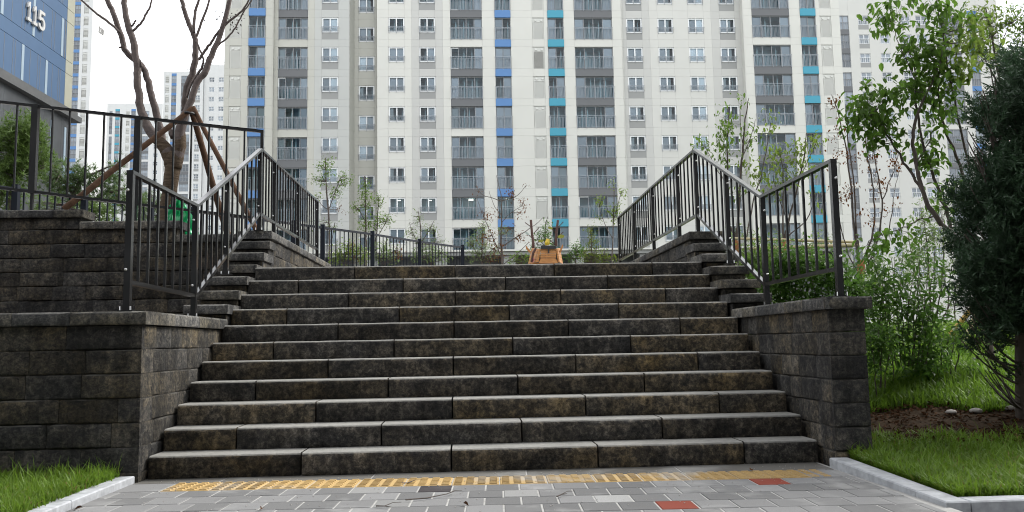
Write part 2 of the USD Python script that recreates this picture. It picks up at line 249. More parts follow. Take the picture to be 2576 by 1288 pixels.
# ------------------------------------------------------------------ ground, lawns, plaza
obj('ground', MB().add([(-900, -300, -.06), (900, -300, -.06), (900, 900, -.06), (-900, 900, -.06)], [[0, 1, 2, 3]]), 'asph', kind='structure', label='grey ground around the buildings')
def H(x, y):
    """height of the planted bank to the right of the stairs"""
    s = np.clip((y+.35)/5.0, 0, 1); z = .05-.035*np.clip((-y-.3)/1.2, 0, 1)+1.02*s+.08*np.sin(x*1.3+y*.9)*np.clip((y+.3)/2, 0, 1)*.6
    return z
def sheet(xs, ys, hf):
    X, Y = np.meshgrid(xs, ys, indexing='ij'); Z = hf(X, Y); n, m_ = X.shape; idx = np.arange(n*m_).reshape(n, m_)
    q = np.stack([idx[:-1, :-1], idx[1:, :-1], idx[1:, 1:], idx[:-1, 1:]], -1).reshape(-1, 4)
    return MB().add(np.stack([X, Y, Z], -1).reshape(-1, 3), q)
bx = np.concatenate([np.linspace(2.63, 8, 40), np.linspace(8.5, 60, 20)]); by = np.concatenate([np.linspace(-1.75, 8, 60), np.linspace(9, 62, 16)])
obj('planted_bank', sheet(bx, by, lambda x, y: H(x, y)-.02+.03*(meshkit.fbm(np.stack([x*3, y*3, x*0], -1), 3)-.5)), 'turf', kind='structure', smooth=True, label='grassy bank rising to the right of the stairs')
obj('soil_patch', sheet(np.linspace(2.86, 6.2, 40), np.linspace(.02, 1.05, 16), lambda x, y: H(x, y)+.005+.03*np.sin(np.clip((y-.02)/1.03, 0, 1)*np.pi)*np.clip((6.2-x)/.4, 0, 1)+.03*(meshkit.fbm(np.stack([x*6, y*6, x*0], -1), 3, 4)-.5)), 'soil', kind='structure', smooth=True, label='bare brown soil with dead leaves below the shrubs')
obj('lawn_ground', sheet(np.linspace(-9, -3.1, 30), np.linspace(-2.6, -.1, 16), lambda x, y: .045+.03*(meshkit.fbm(np.stack([x*3, y*3, x*0], -1), 3)-.5)), 'turf', kind='structure', smooth=True, label='strip of lawn in front of the left wall')
# upper level: the plaza at the top of the stairs and the beds beside it
pl = MB().box(-3.28, 3.58, .2, 2.88, 10.4, 1.975).box(-40, 10.42, .2, 3.4, 69, 1.97)
obj('plaza', pl, 'plaza', kind='structure', label='level plaza at the top of the stairs')
bed = MB().box(-12, .15, .0, -3.31, 4.28, 1.24)
obj('planter_soil', bed, 'soil', kind='structure', label='soil filling the lower left planter')
bed = MB().box(-14, 4.72, .0, -3.34, 7.6, 2.46).box(-40, 7.62, .0, -3.36, 10.4, 2.44)
obj('upper_bed', bed, 'soil', kind='structure', label='raised planting bed behind the upper left wall')

# ------------------------------------------------------------------ pavement
RISE, TREAD = .18, .3228
pav = thing('pavement', None, None, (0, 0, 0), kind='structure'); cd(pav, label='grey block pavement in front of the stairs')
obj('joint_bed', MB().box(-3.02, -6.6, -.055, 2.50, .08, -.0045), 'sand', pav)
PA = -.033; ca, sa = math.cos(PA), math.sin(PA)
def pv(u, w): return (u*ca-w*sa, u*sa+w*ca)          # pavement axes, turned slightly against the steps
XL, XR = -2.955, 2.475
def paving_piece(name, u0, u1, w0, w1, mat, top=0.0, label=None, ch=.004):
    # clip at the kerbs
    lo = XL+.004; hi = XR-.004
    u0c, u1c = max(u0, lo+.0), min(u1, hi)
    if u1c-u0c < .03: return
    z0, z1 = -.05, top+rnd.uniform(-.0015, .0015)
    a = [(u0c, w0), (u1c, w0), (u1c, w1), (u0c, w1)]; b = [(u0c+ch, w0+ch), (u1c-ch, w0+ch), (u1c-ch, w1-ch), (u0c+ch, w1-ch)]
    mb = MB(); v = [(*pv(*p), z0) for p in a]+[(*pv(*p), z1-ch) for p in a]+[(*pv(*p), z1) for p in b]
    mb.add(v, [[0, 1, 5, 4], [1, 2, 6, 5], [2, 3, 7, 6], [3, 0, 4, 7], [4, 5, 9, 8], [5, 6, 10, 9], [6, 7, 11, 10], [7, 4, 8, 11], [8, 9, 10, 11]])
    return obj(name, mb, mat, pav, label=label)
# border of long concrete slabs under the first step
xb = [-3.1, -2.3, -1.13, .08, 1.29, 2.48]
for a, b in zip(xb[:-1], xb[1:]): paving_piece('border_slab', a+.004, b-.006, -.298, .10, 'border')
# tactile warning tiles: rows of raised flat bars
def tactile(u0):
    p = paving_piece('tactile_tile', u0+.003, u0+.349, -.655, -.305, 'tactile')
    if not p: return
    mb = MB()
    for r in range(6):
        for c in range(4):
            cu, cw = u0+.045+c*.087+(.0 if r % 2 else .0), -.627+r*.0585
            x0, x1, y0, y1 = cu-.030, cu+.030, cw-.015, cw+.015; q = .006
            a = [(x0, y0), (x1, y0), (x1, y1), (x0, y1)]; b = [(x0+q, y0+q), (x1-q, y0+q), (x1-q, y1-q), (x0+q, y1-q)]
            mb.add([(*pv(*t), -.002) for t in a]+[(*pv(*t), .0075) for t in b], [[0, 1, 5, 4], [1, 2, 6, 5], [2, 3, 7, 6], [3, 0, 4, 7], [4, 5, 6, 7]])
    obj('raised_bars', mb, 'tactile', p)
ut = -2.60
while ut < 2.1: tactile(ut); ut += .3525
paving_piece('paver', -2.95, -2.61, -.655, -.305, 'paver'); 
for u0 in (2.16, 2.40): paving_piece('paver', u0+.004, u0+.236, -.655, -.305, 'paver')
rows = 0; wv = -.662
while wv > -3.2:
    u0 = -3.2+(.088 if rows % 2 == 0 else .212)-.24
    while u0 < 2.5:
        mat, lab = 'paver', None
        cu, cw = u0+.12, wv-.13
        px_, py_ = pv(cu, cw)
        if abs(px_-1.01) < .12 and abs(py_+1.58) < .14: mat, lab = 'paver_red', 'red paver near the bottom edge'
        elif abs(px_-1.86) < .12 and abs(py_+.88) < .14: mat, lab = 'paver_red', 'red paver beside the tactile strip'
        elif abs(px_+.52) < .125 and abs(py_+.80) < .15: mat, lab = 'paver_dark', 'dark paver beside the tactile strip'
        elif (abs(px_-.07) < .12 and abs(py_+1.05) < .14) or (abs(px_-.5) < .12 and abs(py_+1.30) < .14) or (abs(px_+.9) < .12 and abs(py_+1.3) < .14) or (abs(px_+1.15) < .12 and abs(py_+.8) < .14): mat = 'paver_pale'
        paving_piece('paver', u0+.0055, u0+.2345, wv-.2545, wv-.0055, mat, label=lab)
        u0 += .24
    wv -= .26; rows += 1

# kerbs: two granite edgings
k1 = thing('granite_kerb', 'pale granite kerb edging the left lawn', 'kerb', (-3.03, -1.5, 0), group=None)
def kerb_piece(parent, x0, y0, x1, y1, z, zn=None): 
    zn = z if zn is None else zn; c = .008; mb = MB().hexa([(x0, y0, -.1), (x1, y0, -.1), (x1, y1, -.1), (x0, y1, -.1), (x0, y0, zn-c), (x1, y0, zn-c), (x1, y1, z-c), (x0, y1, z-c)])
    mb.add([(x0, y0, zn-c), (x1, y0, zn-c), (x1, y1, z-c), (x0, y1, z-c), (x0+c, y0+c, zn), (x1-c, y0+c, zn), (x1-c, y1-c, z), (x0+c, y1-c, z)], [[0, 1, 5, 4], [1, 2, 6, 5], [2, 3, 7, 6], [3, 0, 4, 7], [4, 5, 6, 7]])
    obj('kerb_stone', mb, 'granite', parent)
kerb_piece(k1, -3.105, -1.18, -2.958, -.155, .055); kerb_piece(k1, -3.105, -2.6, -2.958, -1.186, .055)
k2 = thing('granite_kerb', 'pale granite kerb turning a corner around the right lawn', 'kerb', (2.55, -1, 0))
kerb_piece(k2, 2.478, -1.55, 2.628, -.26, .072, .036); kerb_piece(k2, 2.478, -1.90, 2.628, -1.556, .036, .028); kerb_piece(k2, 2.634, -1.90, 3.7, -1.75, .028); kerb_piece(k2, 3.706, -1.90, 4.9, -1.75, .028)

# ------------------------------------------------------------------ the stairs: 11 courses of split-faced step blocks
st = thing('stone_stairs', 'wide flight of dark split-faced stone steps up the middle', 'stairs', (-.2, 1.5, 0))
def dx(u, v, k): return at(u, v, (k-1)*TREAD)[0]
joints = {1: [757, 1135, 1505, 1874], 2: [594, 959, 1313, 1667], 3: [794, 1138, 1474, 1811], 4: [642, 976, 1303, 1622], 5: [825, 1140, 1449, 1757], 6: [687, 991, 1290, 1587], 7: [850, 1142, 1430, 1712], 8: [721, 1004, 1281, 1557], 9: [877, 1145, 1411, 1675], 10: [750, 1014, 1272, 1529], 11: [892, 1145, 1394, 1641]}
yv = {1: 1150, 2: 1085, 3: 1025, 4: 965, 5: 910, 6: 860, 7: 818, 8: 775, 9: 745, 10: 705, 11: 672}
SP = [(.38, 0, 0), (.004, 0, .3), (.0, .02, .8), (0, .055, 1), (0, .095, 1), (.001, .132, 1), (.003, .150, .5), (.010, .165, .15), (.022, .175, .05), (.045, .179, 0), (.38, .179, 0)]
for k in range(1, 12):
    xs = [-2.925]+[dx(u, yv[k], k) for u in joints[k]]+[2.505]
    for a, b in zip(xs[:-1], xs[1:]):
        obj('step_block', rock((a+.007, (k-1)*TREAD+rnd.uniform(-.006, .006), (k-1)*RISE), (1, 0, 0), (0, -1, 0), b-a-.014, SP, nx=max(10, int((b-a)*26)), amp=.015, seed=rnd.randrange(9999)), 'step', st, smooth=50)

# ------------------------------------------------------------------ retaining walls
def course_wall(parent, o, along, out, length, z0, courses, h, dep, lens=(.42, .52), stagger=.23, amp=.018, mat='wall', skip=None, first=None):
    o, a = np.asarray(o, float), np.asarray(along, float)
    for c in range(courses):
        s = 0.0; z = z0+c*h; first_len = (stagger if c % 2 else rnd.uniform(*lens))
        while s < length-.02:
            l = first_len if s == 0 else rnd.uniform(*lens)
            if length-s-l < .16: l = length-s
            if not (skip and skip(s, s+l, z)):
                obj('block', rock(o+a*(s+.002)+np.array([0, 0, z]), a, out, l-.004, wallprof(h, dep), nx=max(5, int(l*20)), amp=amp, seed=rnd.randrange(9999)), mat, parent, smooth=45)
            s += l
# lower left wall: front and return beside the stairs
LF = -.145
w1 = thing('planter_wall', 'dark stone block wall of the lower left planter, kerb at its foot', 'wall', (-4, 0, 0))
course_wall(w1, (-8.0, LF, -.11), (1, 0, 0), (0, -1, 0), 8.0-2.938, 0, 7, .19, .26, lens=(.42, .54))
course_wall(w1, (-2.94, LF+.035, -.11), (0, 1, 0), (1, 0, 0), 2.25, 0, 7, .19, .22, lens=(.26, .48), stagger=.2)
CZ = 1.222
s = -8.0
while s < -2.96:
    l = min(rnd.uniform(.40, .5), -2.90-s) if -2.90-s > .62 else -2.90-s
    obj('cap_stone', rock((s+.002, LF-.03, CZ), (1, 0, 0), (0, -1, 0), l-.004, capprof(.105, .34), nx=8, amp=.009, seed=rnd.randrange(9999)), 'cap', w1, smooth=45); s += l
ys = [LF+.312, .52, .85, 1.18, 1.55, 1.83, 2.10]
for a, b in zip(ys[:-1], ys[1:]):
    obj('cap_stone', rock((-2.90, a+.002, CZ), (0, 1, 0), (1, 0, 0), b-a-.004, capprof(.105, .40), nx=7, amp=.009, seed=rnd.randrange(9999)), 'cap', w1, smooth=45)
# left cheek wall: stepped caps, then a level cap beside the plaza
w2 = thing('cheek_wall', 'left cheek wall of the stairs with stepped stone caps', 'wall', (-3.1, 3, 0))
def cheek(parent, xin, sgn, steps, zl, y_long, y_end):
    # xin: stair-side face; sgn: +1 if that face looks to +x
    xo = xin-sgn*.40
    x0, x1 = min(xin, xo), max(xin, xo)
    for i, (y, z) in enumerate(steps):
        yn = steps[i+1][0] if i+1 < len(steps) else y_long
        # body block under the cap, front and stair side broken
        obj('block', rock((x0+.0, y+.055, z-.105-.19), (1, 0, 0), (0, -1, 0), x1-x0, wallprof(.188, yn-y+.2), nx=7, amp=.010, seed=rnd.randrange(9999)), 'wall', parent, smooth=45)
        for q in range(3):
            obj('block', rock((xin, y+.06, z-.105-.19*(q+1)), (0, 1, 0), (sgn, 0, 0), yn-y, wallprof(.188, .05), nx=6, amp=.010, seed=rnd.randrange(9999)), 'wall', parent, smooth=45)
        obj('cap_stone', rock((x0-.03, y, z-.10), (1, 0, 0), (0, -1, 0), x1-x0+.06, capprof(.10, yn-y+.22), nx=8, amp=.010, seed=rnd.randrange(9999)), 'cap', parent, smooth=45)
    # level part
    course_wall(parent, (xin, y_long+.06, zl-.105-.19*3), (0, 1, 0), (sgn, 0, 0), y_end-y_long-.06, 0, 3, .19, .20, lens=(.3, .5), stagger=.2)
    course_wall(parent, (xo, y_long+.06, zl-.105-.19*3), (0, 1, 0), (-sgn, 0, 0), y_end-y_long-.06, 0, 3, .19, .18, lens=(.3, .5), stagger=.2)
    obj('block', rock((x0+.02, y_long+.05, zl-.105-.19), (1, 0, 0), (0, -1, 0), x1-x0-.04, wallprof(.188, .3), nx=7, amp=.010, seed=4), 'wall', parent, smooth=45)
    y = y_long
    while y < y_end-.02:
        l = rnd.uniform(.4, .5); l = l if y_end-y-l > .2 else y_end-y
        obj('cap_stone', rock((xin+sgn*.035, y+.002, zl-.10), (0, 1, 0), (sgn, 0, 0), l-.004, capprof(.10, .47), nx=8, amp=.010, seed=rnd.randrange(9999)), 'cap', parent, smooth=45); y += l
cheek(w2, -2.935, 1, [(2.07, 1.485), (2.48, 1.66), (2.83, 1.845), (3.25, 2.02), (3.60, 2.205), (3.90, 2.385)], 2.53, 4.02, 8.7)
# upper left wall with caps stepping down to the right
w3 = thing('retaining_wall', 'dark stone retaining wall at the back left, caps stepping down', 'wall', (-6, 4.4, 0))
UF = 4.38
rows_ = [(2.435-.187*(c+1), .187, -3.345) for c in range(7)]+[(2.437, .188, -4.24), (2.627, .157, -5.50)]
for c, (z, h_, xe) in enumerate(rows_):
    s = -9.5-(.22 if c % 2 else 0)
    while s < xe-.02:
        l = rnd.uniform(.40, .58); l = xe-s if xe-s-l < .18 else l
        obj('block', rock((max(s, -9.5)+.002, UF, z), (1, 0, 0), (0, -1, 0), s+l-max(s, -9.5)-.004, wallprof(h_, .28), nx=max(5, int(l*14)), amp=.018, seed=rnd.randrange(9999)), 'wall', w3, smooth=45); s += l
for xa, xb_, zt, nc in ((-9.5, -5.50, 2.89, 8), (-5.50, -4.24, 2.73, 7), (-4.24, -3.345, 2.54, 6)):
    s = xa
    while s < xb_+.03:
        l = rnd.uniform(.42, .5); l = l if xb_+.05-s-l > .2 else xb_+.05-s
        obj('cap_stone', rock((s+.002, UF-.035, zt-.105), (1, 0, 0), (0, -1, 0), l-.004, capprof(.105, .36), nx=8, amp=.010, seed=rnd.randrange(9999)), 'cap', w3, smooth=45); s += l
    obj('soil_fill', MB().box(xa+.01, UF+.30, 2.40, xb_-.01, UF+.335, zt-.03), 'soil', w3)
# right pier and wall beside the stairs
w4 = thing('planter_wall', 'dark stone pier wall at the foot of the stairs on the right', 'wall', (2.7, 0, 0))
RF = -.235
for c in range(7):
    obj('block', rock((2.552, RF, -.075+c*.19), (1, 0, 0), (0, -1, 0), .298, wallprof(.19, .3), nx=7, amp=.010, seed=rnd.randrange(9999)), 'wall', w4, smooth=45)
course_wall(w4, (2.545, RF+.02, -.075), (0, 1, 0), (-1, 0, 0), 2.42, 0, 7, .19, .16, lens=(.24, .46), stagger=.22)
course_wall(w4, (2.85, RF+.02, -.075), (0, 1, 0), (1, 0, 0), 2.42, 0, 7, .19, .12, lens=(.3, .46), stagger=.22)
obj('cap_stone', rock((2.505, RF-.045, 1.248), (1, 0, 0), (0, -1, 0), .395, capprof(.10, .32), nx=8, amp=.010, seed=77), 'cap', w4, smooth=45, label='thick end cap of the pier')
ys = [RF-.045, .2, .62, 1.0, 1.42, 1.80, 2.18]
for a, b in zip(ys[:-1], ys[1:]):
    obj('cap_stone', rock((2.50, a+.002, 1.248), (0, 1, 0), (-1, 0, 0), b-a-.004, capprof(.10, .07 if a < 0 else .40), nx=7, amp=.010, seed=rnd.randrange(9999)), 'cap', w4, smooth=45)
w5 = thing('cheek_wall', 'right cheek wall of the stairs with stepped stone caps', 'wall', (2.7, 3, 0))
cheek(w5, 2.53, -1, [(2.13, 1.52), (2.47, 1.70), (2.86, 1.89), (3.21, 2.075), (3.57, 2.25)], 2.425, 3.78, 10.3)

# ------------------------------------------------------------------ handrails
def handrail(name, label, x, pts, nb, bases, face):
    """pts: (y, top z, bottom rail z) at each post"""
    t = thing(name, label, 'railing', (x, pts[0][0], pts[0][1]-1.1))
    n = len(pts)
    for i, ((y, zt, zb), zbase) in enumerate(zip(pts, bases)):
        w = .05
        p = obj('post', MB().box(x-w/2, y-w/2, zbase, x+w/2, y+w/2, zt-.026), 'metal', t)
        obj('base_plate', MB().box(x-.06, y-.05, zbase, x+.06, y+.05, zbase+.008), 'metal', p)
        mb = MB()
        for zz in (zt-.16, zb+.10): sphere_mb(mb, (x-face*.008, y-w/2-.004, zz), .0125, 1); 
        for sx in (-.04, .04): mb.tube([(x+sx, y-.032, zbase), (x+sx, y-.032, zbase+.04)], .007, 6)
        obj('bolt', mb, 'bolt', p)
    for i in range(n-1):
        (y0, a0, b0), (y1, a1, b1) = pts[i], pts[i+1]
        obj('top_rail', MB().bar((x, y0-(.025 if i == 0 else 0), a0-.013), (x, y1+(.025 if i == n-2 else 0), a1-.013), .055, .03), 'metal', t)
        obj('bottom_rail', MB().bar((x, y0+.025, b0), (x, y1-.025, b1), .04, .035), 'metal', t)
        for k in range(nb[i]):
            f = (k+1)/(nb[i]+1); y = y0+(y1-y0)*f
            obj('baluster', MB().box(x-.010, y-.010, b0+(b1-b0)*f, x+.010, y+.010, a0+(a1-a0)*f-.018), 'metal', t)
    return t
handrail('stair_railing', 'dark metal handrail rising up the left side of the stairs', -3.07,
         [(-.11, 2.46, 1.56), (1.50, 2.455, 1.545), (2.57, 2.94, 2.05), (4.03, 3.62, 2.755), (4.84, 3.62, 2.75), (6.47, 3.62, 2.75), (8.15, 3.63, 2.75)],
         [7, 5, 6, 4, 8, 8], [1.328, 1.328, 1.84, 2.53, 2.53, 2.53, 2.53], 1)
handrail('stair_railing', 'dark metal handrail rising up the right side of the stairs', 2.67,
         [(-.20, 2.49, 1.58), (1.50, 2.49, 1.575), (2.67, 3.0, 2.09), (3.95, 3.55, 2.665), (4.93, 3.55, 2.66), (6.61, 3.545, 2.655), (8.20, 3.53, 2.64), (9.75, 3.52, 2.64)],
         [7, 5, 6, 4, 7, 8, 8], [1.348, 1.348, 1.89, 2.425, 2.425, 2.425, 2.425, 2.425], -1)

# tall fence on the upper left wall, its rails sloping down to the right
fa = thing('wall_fence', 'tall black bar fence on the upper left wall, rails sloping down', 'fence', (-6, 4.6, 2.8))
def fz(x): return 4.445+(x+6.73)*(4.03-4.46)/(3.54)
def fb(x): return 3.235+(x+6.68)*(2.80-3.235)/(3.32)
for x in (-9.2, -7.72, -6.25, -4.87):
    obj('post', MB().box(x-.042, 4.565, fb(x)-.02, x+.042, 4.635, fz(x)), 'metal', fa); obj('post_foot', MB().box(x-.018, 4.582, fb(x)-.34, x+.018, 4.618, fb(x)-.02), 'metal', fa)
obj('end_post', MB().box(-3.21, 4.58, 2.5, -3.17, 4.62, fz(-3.19)), 'metal', fa)
xs = [-9.2, -7.72, -6.25, -4.87, -3.19]
for a, b in zip(xs[:-1], xs[1:]):
    obj('top_rail', MB().bar((a, 4.6, fz(a)-.02), (b, 4.6, fz(b)-.02), .045, .04), 'metal', fa); obj('bottom_rail', MB().bar((a, 4.6, fb(a)), (b, 4.6, fb(b)), .04, .035), 'metal', fa)
    nbal = 5 if b < -4 else 6
    for k in range(nbal):
        x = a+(b-a)*(k+1)/(nbal+1); obj('baluster', MB().box(x-.011, 4.589, fb(x), x+.011, 4.611, fz(x)-.03), 'metal', fa)

# low picket fence behind it, running back to the right
fpts = [at(u, v, 0) for u, v in ()]
def onz(u, v, z):
    w = _F+(u-1288)/FPX*_R-(v-644)/FPX*_U; return EYE+w*(z-EYE[2])/w[2]
fc = thing('picket_fence', 'low blue-black picket fence along the planting bed, running back to the right', 'fence', (-4, 9, 2.4))
posts = [onz(u, v, 3.58) for u, v in ((-120, 445), (41, 468), (213, 492), (380, 511))]
tail = [onz(u, v, 3.58) for u, v in ((812, 567), (937, 584), (1055, 603), (1163.5, 618))]
mid = [posts[-1]+(tail[0]-posts[-1])*f for f in (.2, .4, .6, .8)]
fp = posts+mid+tail
for p in fp:
    obj('post', MB().box(p[0]-.045, p[1]-.045, 2.42, p[0]+.045, p[1]+.045, 3.60), 'metal2', fc); 
for a, b in zip(fp[:-1], fp[1:]):
    a, b = a.copy(), b.copy(); a[2] = b[2] = 3.53
    obj('top_rail', MB().bar(a, b, .05, .045), 'metal2', fc); a2, b2 = a-[0, 0, .93], b-[0, 0, .93]; obj('bottom_rail', MB().bar(a2, b2, .045, .04), 'metal2', fc)
    n = int(round(np.linalg.norm(b-a)/.125)); mb = MB()
    for k in range(1, n):
        p = a+(b-a)*k/n; obj('baluster', MB().box(p[0]-.010, p[1]-.010, 2.6, p[0]+.010, p[1]+.010, 3.52), 'metal2', fc)

# ------------------------------------------------------------------ buildings
FL = 2.87; OPH = 2.14; SPH = .73
classes = {}
def cls(key, build):
    """a class prim holding one window with its parts; the building's windows reference it"""
    if key not in classes:
        p = '/World/window_models/'+key if False else '/World/'+key
        stage.CreateClassPrim(p); build(p); classes[key] = p
    return classes[key]
def place(name, key, parent, pos, label=None):
    p = path_for(parent, name); x = UsdGeom.Xform.Define(stage, p); x.AddTranslateOp().Set(Gf.Vec3d(*map(float, np.asarray(pos)-org(parent))))
    x.GetPrim().GetReferences().AddInternalReference(classes[key]); x.GetPrim().SetInstanceable(True); cd(p, label=label)
def local(p, name, mb, mat):
    if mb.n: usdkit.mesh(stage, path_for(p, name), mb.mesh(), M[mat])
def room(p, w, h, d, lamp=False):
    mb = MB(); t = .03
    mb.box(-.02, .30, -.02, w+.02, .30+d, 0).box(-.02, .30, h, w+.02, .30+d, h+.02).box(-.05, .30, 0, 0, .30+d, h).box(w, .30, 0, w+.05, .30+d, h).box(0, .30+d, 0, w, .33+d, h)
    local(p, 'room', mb, 'room')
    if lamp: local(p, 'ceiling_lamp', MB().box(w*.5, .8, h-.17, w*.68, .9, h-.13), 'lamp')
def balcony_model(w, pat, lamp=False):
    def build(p):
        n = len(pat); h = OPH; e = w/n; fr = MB()
        fr.box(0, .12, 0, w, .24, .07).box(0, .12, h-.09, w, .24, h)
        for i in range(n+1): x = min(max(i*e, .03), w-.03); fr.box(x-.028, .13, .07, x+.028, .23, h-.09)
        local(p, 'frame', fr, 'alu'); room(p, w, h, 1.3, lamp); inner = MB()
        for i, c in enumerate(pat):
            x0, x1 = i*e+.03, (i+1)*e-.03
            local(p, 'pane', MB().add([(x0, .19, .07), (x1, .19, .07), (x1, .19, h-.09), (x0, .19, h-.09)], [[0, 1, 2, 3]]), 'glass')
            if c == 's': local(p, 'insect_screen', MB().box(x0, .215, .07, x1, .222, h-.09), 'screen')
            if c == 'c': local(p, 'curtain', MB().box(x0+.02, .30, .02, x1-.02, .33, h-.1), 'curtain')
            if c in 'di': inner.box(x0+(x1-x0)*(.25 if c == 'i' else .7)-.05, .75, 0, x0+(x1-x0)*(.25 if c == 'i' else .7)+.05, .80, h)
            if c == 'w': local(p, 'white_sash', MB().box(x0-.02, .11, .02, x0+.07, .135, h-.05).box(x0+.07, .11, h-.13, x1+.02, .135, h-.05).box(x0+.07, .11, .02, x1+.02, .135, .09), 'sash')
        local(p, 'inner_frame', inner, 'tealframe')
        r = MB(); rh = 1.16; r.box(-.04, -.06, rh-.03, w+.04, -.015, rh+.015).box(0, -.055, rh-.15, w, -.025, rh-.125).box(0, -.055, .06, w, -.025, .085)
        k = max(2, round(w/.95))
        for i in range(k+1): x = .06+(w-.12)*i/k; r.box(x-.02, -.06, -.07, x+.02, -.02, rh-.03)
        nb = int(w/.135)
        for i in range(nb): x = .09+(w-.18)*i/(nb-1); r.box(x-.011, -.05, .085, x+.011, -.03, rh-.15)
        local(p, 'railing', r, 'rail')
    return build
def window_model(w, h, pat, lamp=False):
    def build(p):
        fr = MB(); fr.box(.01, .05, 0, w-.01, .22, .09).box(.01, .05, h-.12, w-.01, .22, h).box(.01, .05, .09, .12, .22, h-.12).box(w-.12, .05, .09, w-.01, .22, h-.12).box(w/2-.055, .06, .09, w/2+.055, .21, h-.12)
        fr.box(.03, -.02, -.035, w-.03, .12, 0); local(p, 'frame', fr, 'sash'); room(p, w, h, 1.2, lamp)
        for i, c in enumerate(pat):
            x0, x1 = (.10, w/2-.045) if i == 0 else (w/2+.045, w-.10)
            local(p, 'pane', MB().add([(x0, .17, .08), (x1, .17, .08), (x1, .17, h-.10), (x0, .17, h-.10)], [[0, 1, 2, 3]]), 'glass')
            if c == 's': local(p, 'insect_screen', MB().box(x0, .20, .08, x1, .207, h-.1), 'screen')
            if c == 'b': local(p, 'blind', MB().box(x0, .185, .08, x1, .19, h-.1), 'blind')  # white sheet put in for sky showing bright in the pane
            if c == 'c': local(p, 'curtain', MB().box(x0, .24, .05, x0+(x1-x0)*.55, .26, h-.1), 'curtain')
            if c in 'd': local(p, 'inner_frame', MB().box(x0+(x1-x0)*.7-.03, .6, 0, x0+(x1-x0)*.7+.03, .64, h), 'tealframe')
        r = MB(); rt = .50
        r.box(-.05, -.09, rt-.02, w+.05, -.05, rt+.02).box(.02, -.08, .10, w-.02, -.055, .125)
        for i in range(3): x = .05+(w-.10)*i/2; r.bar((x, -.07, rt), (x, -.02, -.12), .03, .03, up=(1, 0, 0))
        for i in range(12): x = .10+(w-.2)*i/11; r.box(x-.01, -.077, .12, x+.01, -.06, rt-.1)
        r.box(.02, -.08, rt-.11, w-.02, -.055, rt-.09)
        local(p, 'railing', r, 'rail')
    return build
def louvre_model(w, open_=False):
    def build(p):
        h = OPH; local(p, 'recess_panel', MB().box(0, .07, 0, w, .12, h), 'louvre')
        v = MB()
        for fx in (.28, .78): v.tube([(w*fx, .07, h-.24), (w*fx, -.01, h-.24)], .105, 12)
        local(p, 'vent', v, 'louvre'); s = MB(); s.box(.08, .02, h-.46, w-.05, .07, h-.42).box(.08, .02, 0, .12, .07, h-.46).box(w-.09, .02, 0, w-.05, .07, h-.46)
        n = 17
        for i in range(n):
            z = .02+(h-.5)*i/n; s.hexa([(.12, .03, z), (w-.09, .03, z), (w-.09, .065, z+.03), (.12, .065, z+.03), (.12, .03, z+.02), (w-.09, .03, z+.02), (w-.09, .065, z+(.05 if open_ else .095)), (.12, .065, z+(.05 if open_ else .095))])
        local(p, 'slats', s, 'louvre')
        if open_: local(p, 'dark_opening', MB().box(.12, .062, 0, w-.09, .069, h-.46), 'lourdark')
    return build

BALP = ['sddi', 'sdis', 'dids', 'wdds', 'sdds', 'cdis', 'ddis']
WINP = ['ds', 'sd', 'ss', 'dd', 'cd', 'sc']
apt = thing('apartment_building', 'large white and grey apartment block with blue and teal bands facing the stairs', 'building', (6, 70, 1.1))
secs = [  # plane y, x start, x end, base tone, columns, joints (x, tone after)
    (69.65, -22.75, -18.30, 'beige', [('L', -22.28, -21.2), ('B', -20.57, -19.02)], []),
    (70.0, -18.30, -11.32, 'beige', [('V', -17.92, -15.19), ('G', -13.89, -12.36)], [(-14.56, 'greyb')]),
    (71.0, -11.0, -8.75, 'beige', [('N', -10.6, -9.11)], []),
    (70.0, -8.75, 14.47, 'white', [('N', -7.68, -6.19), ('G', -4.81, -3.30), ('V', -1.87, 1.13), ('B', 2.33, 3.85), ('L', 5.89, 7.01), ('T', 7.36, 8.90), ('V', 9.92, 13.56)], [(-5.53, 'grey'), (-2.58, 'white')]),
    (70.12, 14.52, 26.08, 'offw', [('G', 14.94, 16.46), ('N', 17.97, 19.48), ('N', 20.94, 22.46), ('G', 24.01, 25.52)], [(14.53, 'grey'), (17.18, 'offw'), (23.19, 'grey')]),
    (69.45, 26.10, 35.55, 'white', [('V', 26.95, 30.62), ('T', 31.68, 33.20), ('L', 33.58, 34.70)], []),
]
M['greyb'] = plain('paint_beige_grey', (.42, .43, .41), .8, var=.03, nscale=.4)
Z0 = 11.72       # top of the openings of the lowest visible storey
NF = 11
def seg_tone(joints, base, x):
    t = base
    for jx, tone in joints:
        if x >= jx-1e-6: t = tone
    return t
G = .004
def panel(name, parent, x0, x1, z0, z1, y, mat, dep=.28, proud=0.0, label=None):
    obj(name, MB().box(x0+G, y-proud, z0+G, x1-G, y+dep, z1-G), mat, parent, label=label)
rw = random.Random(3)
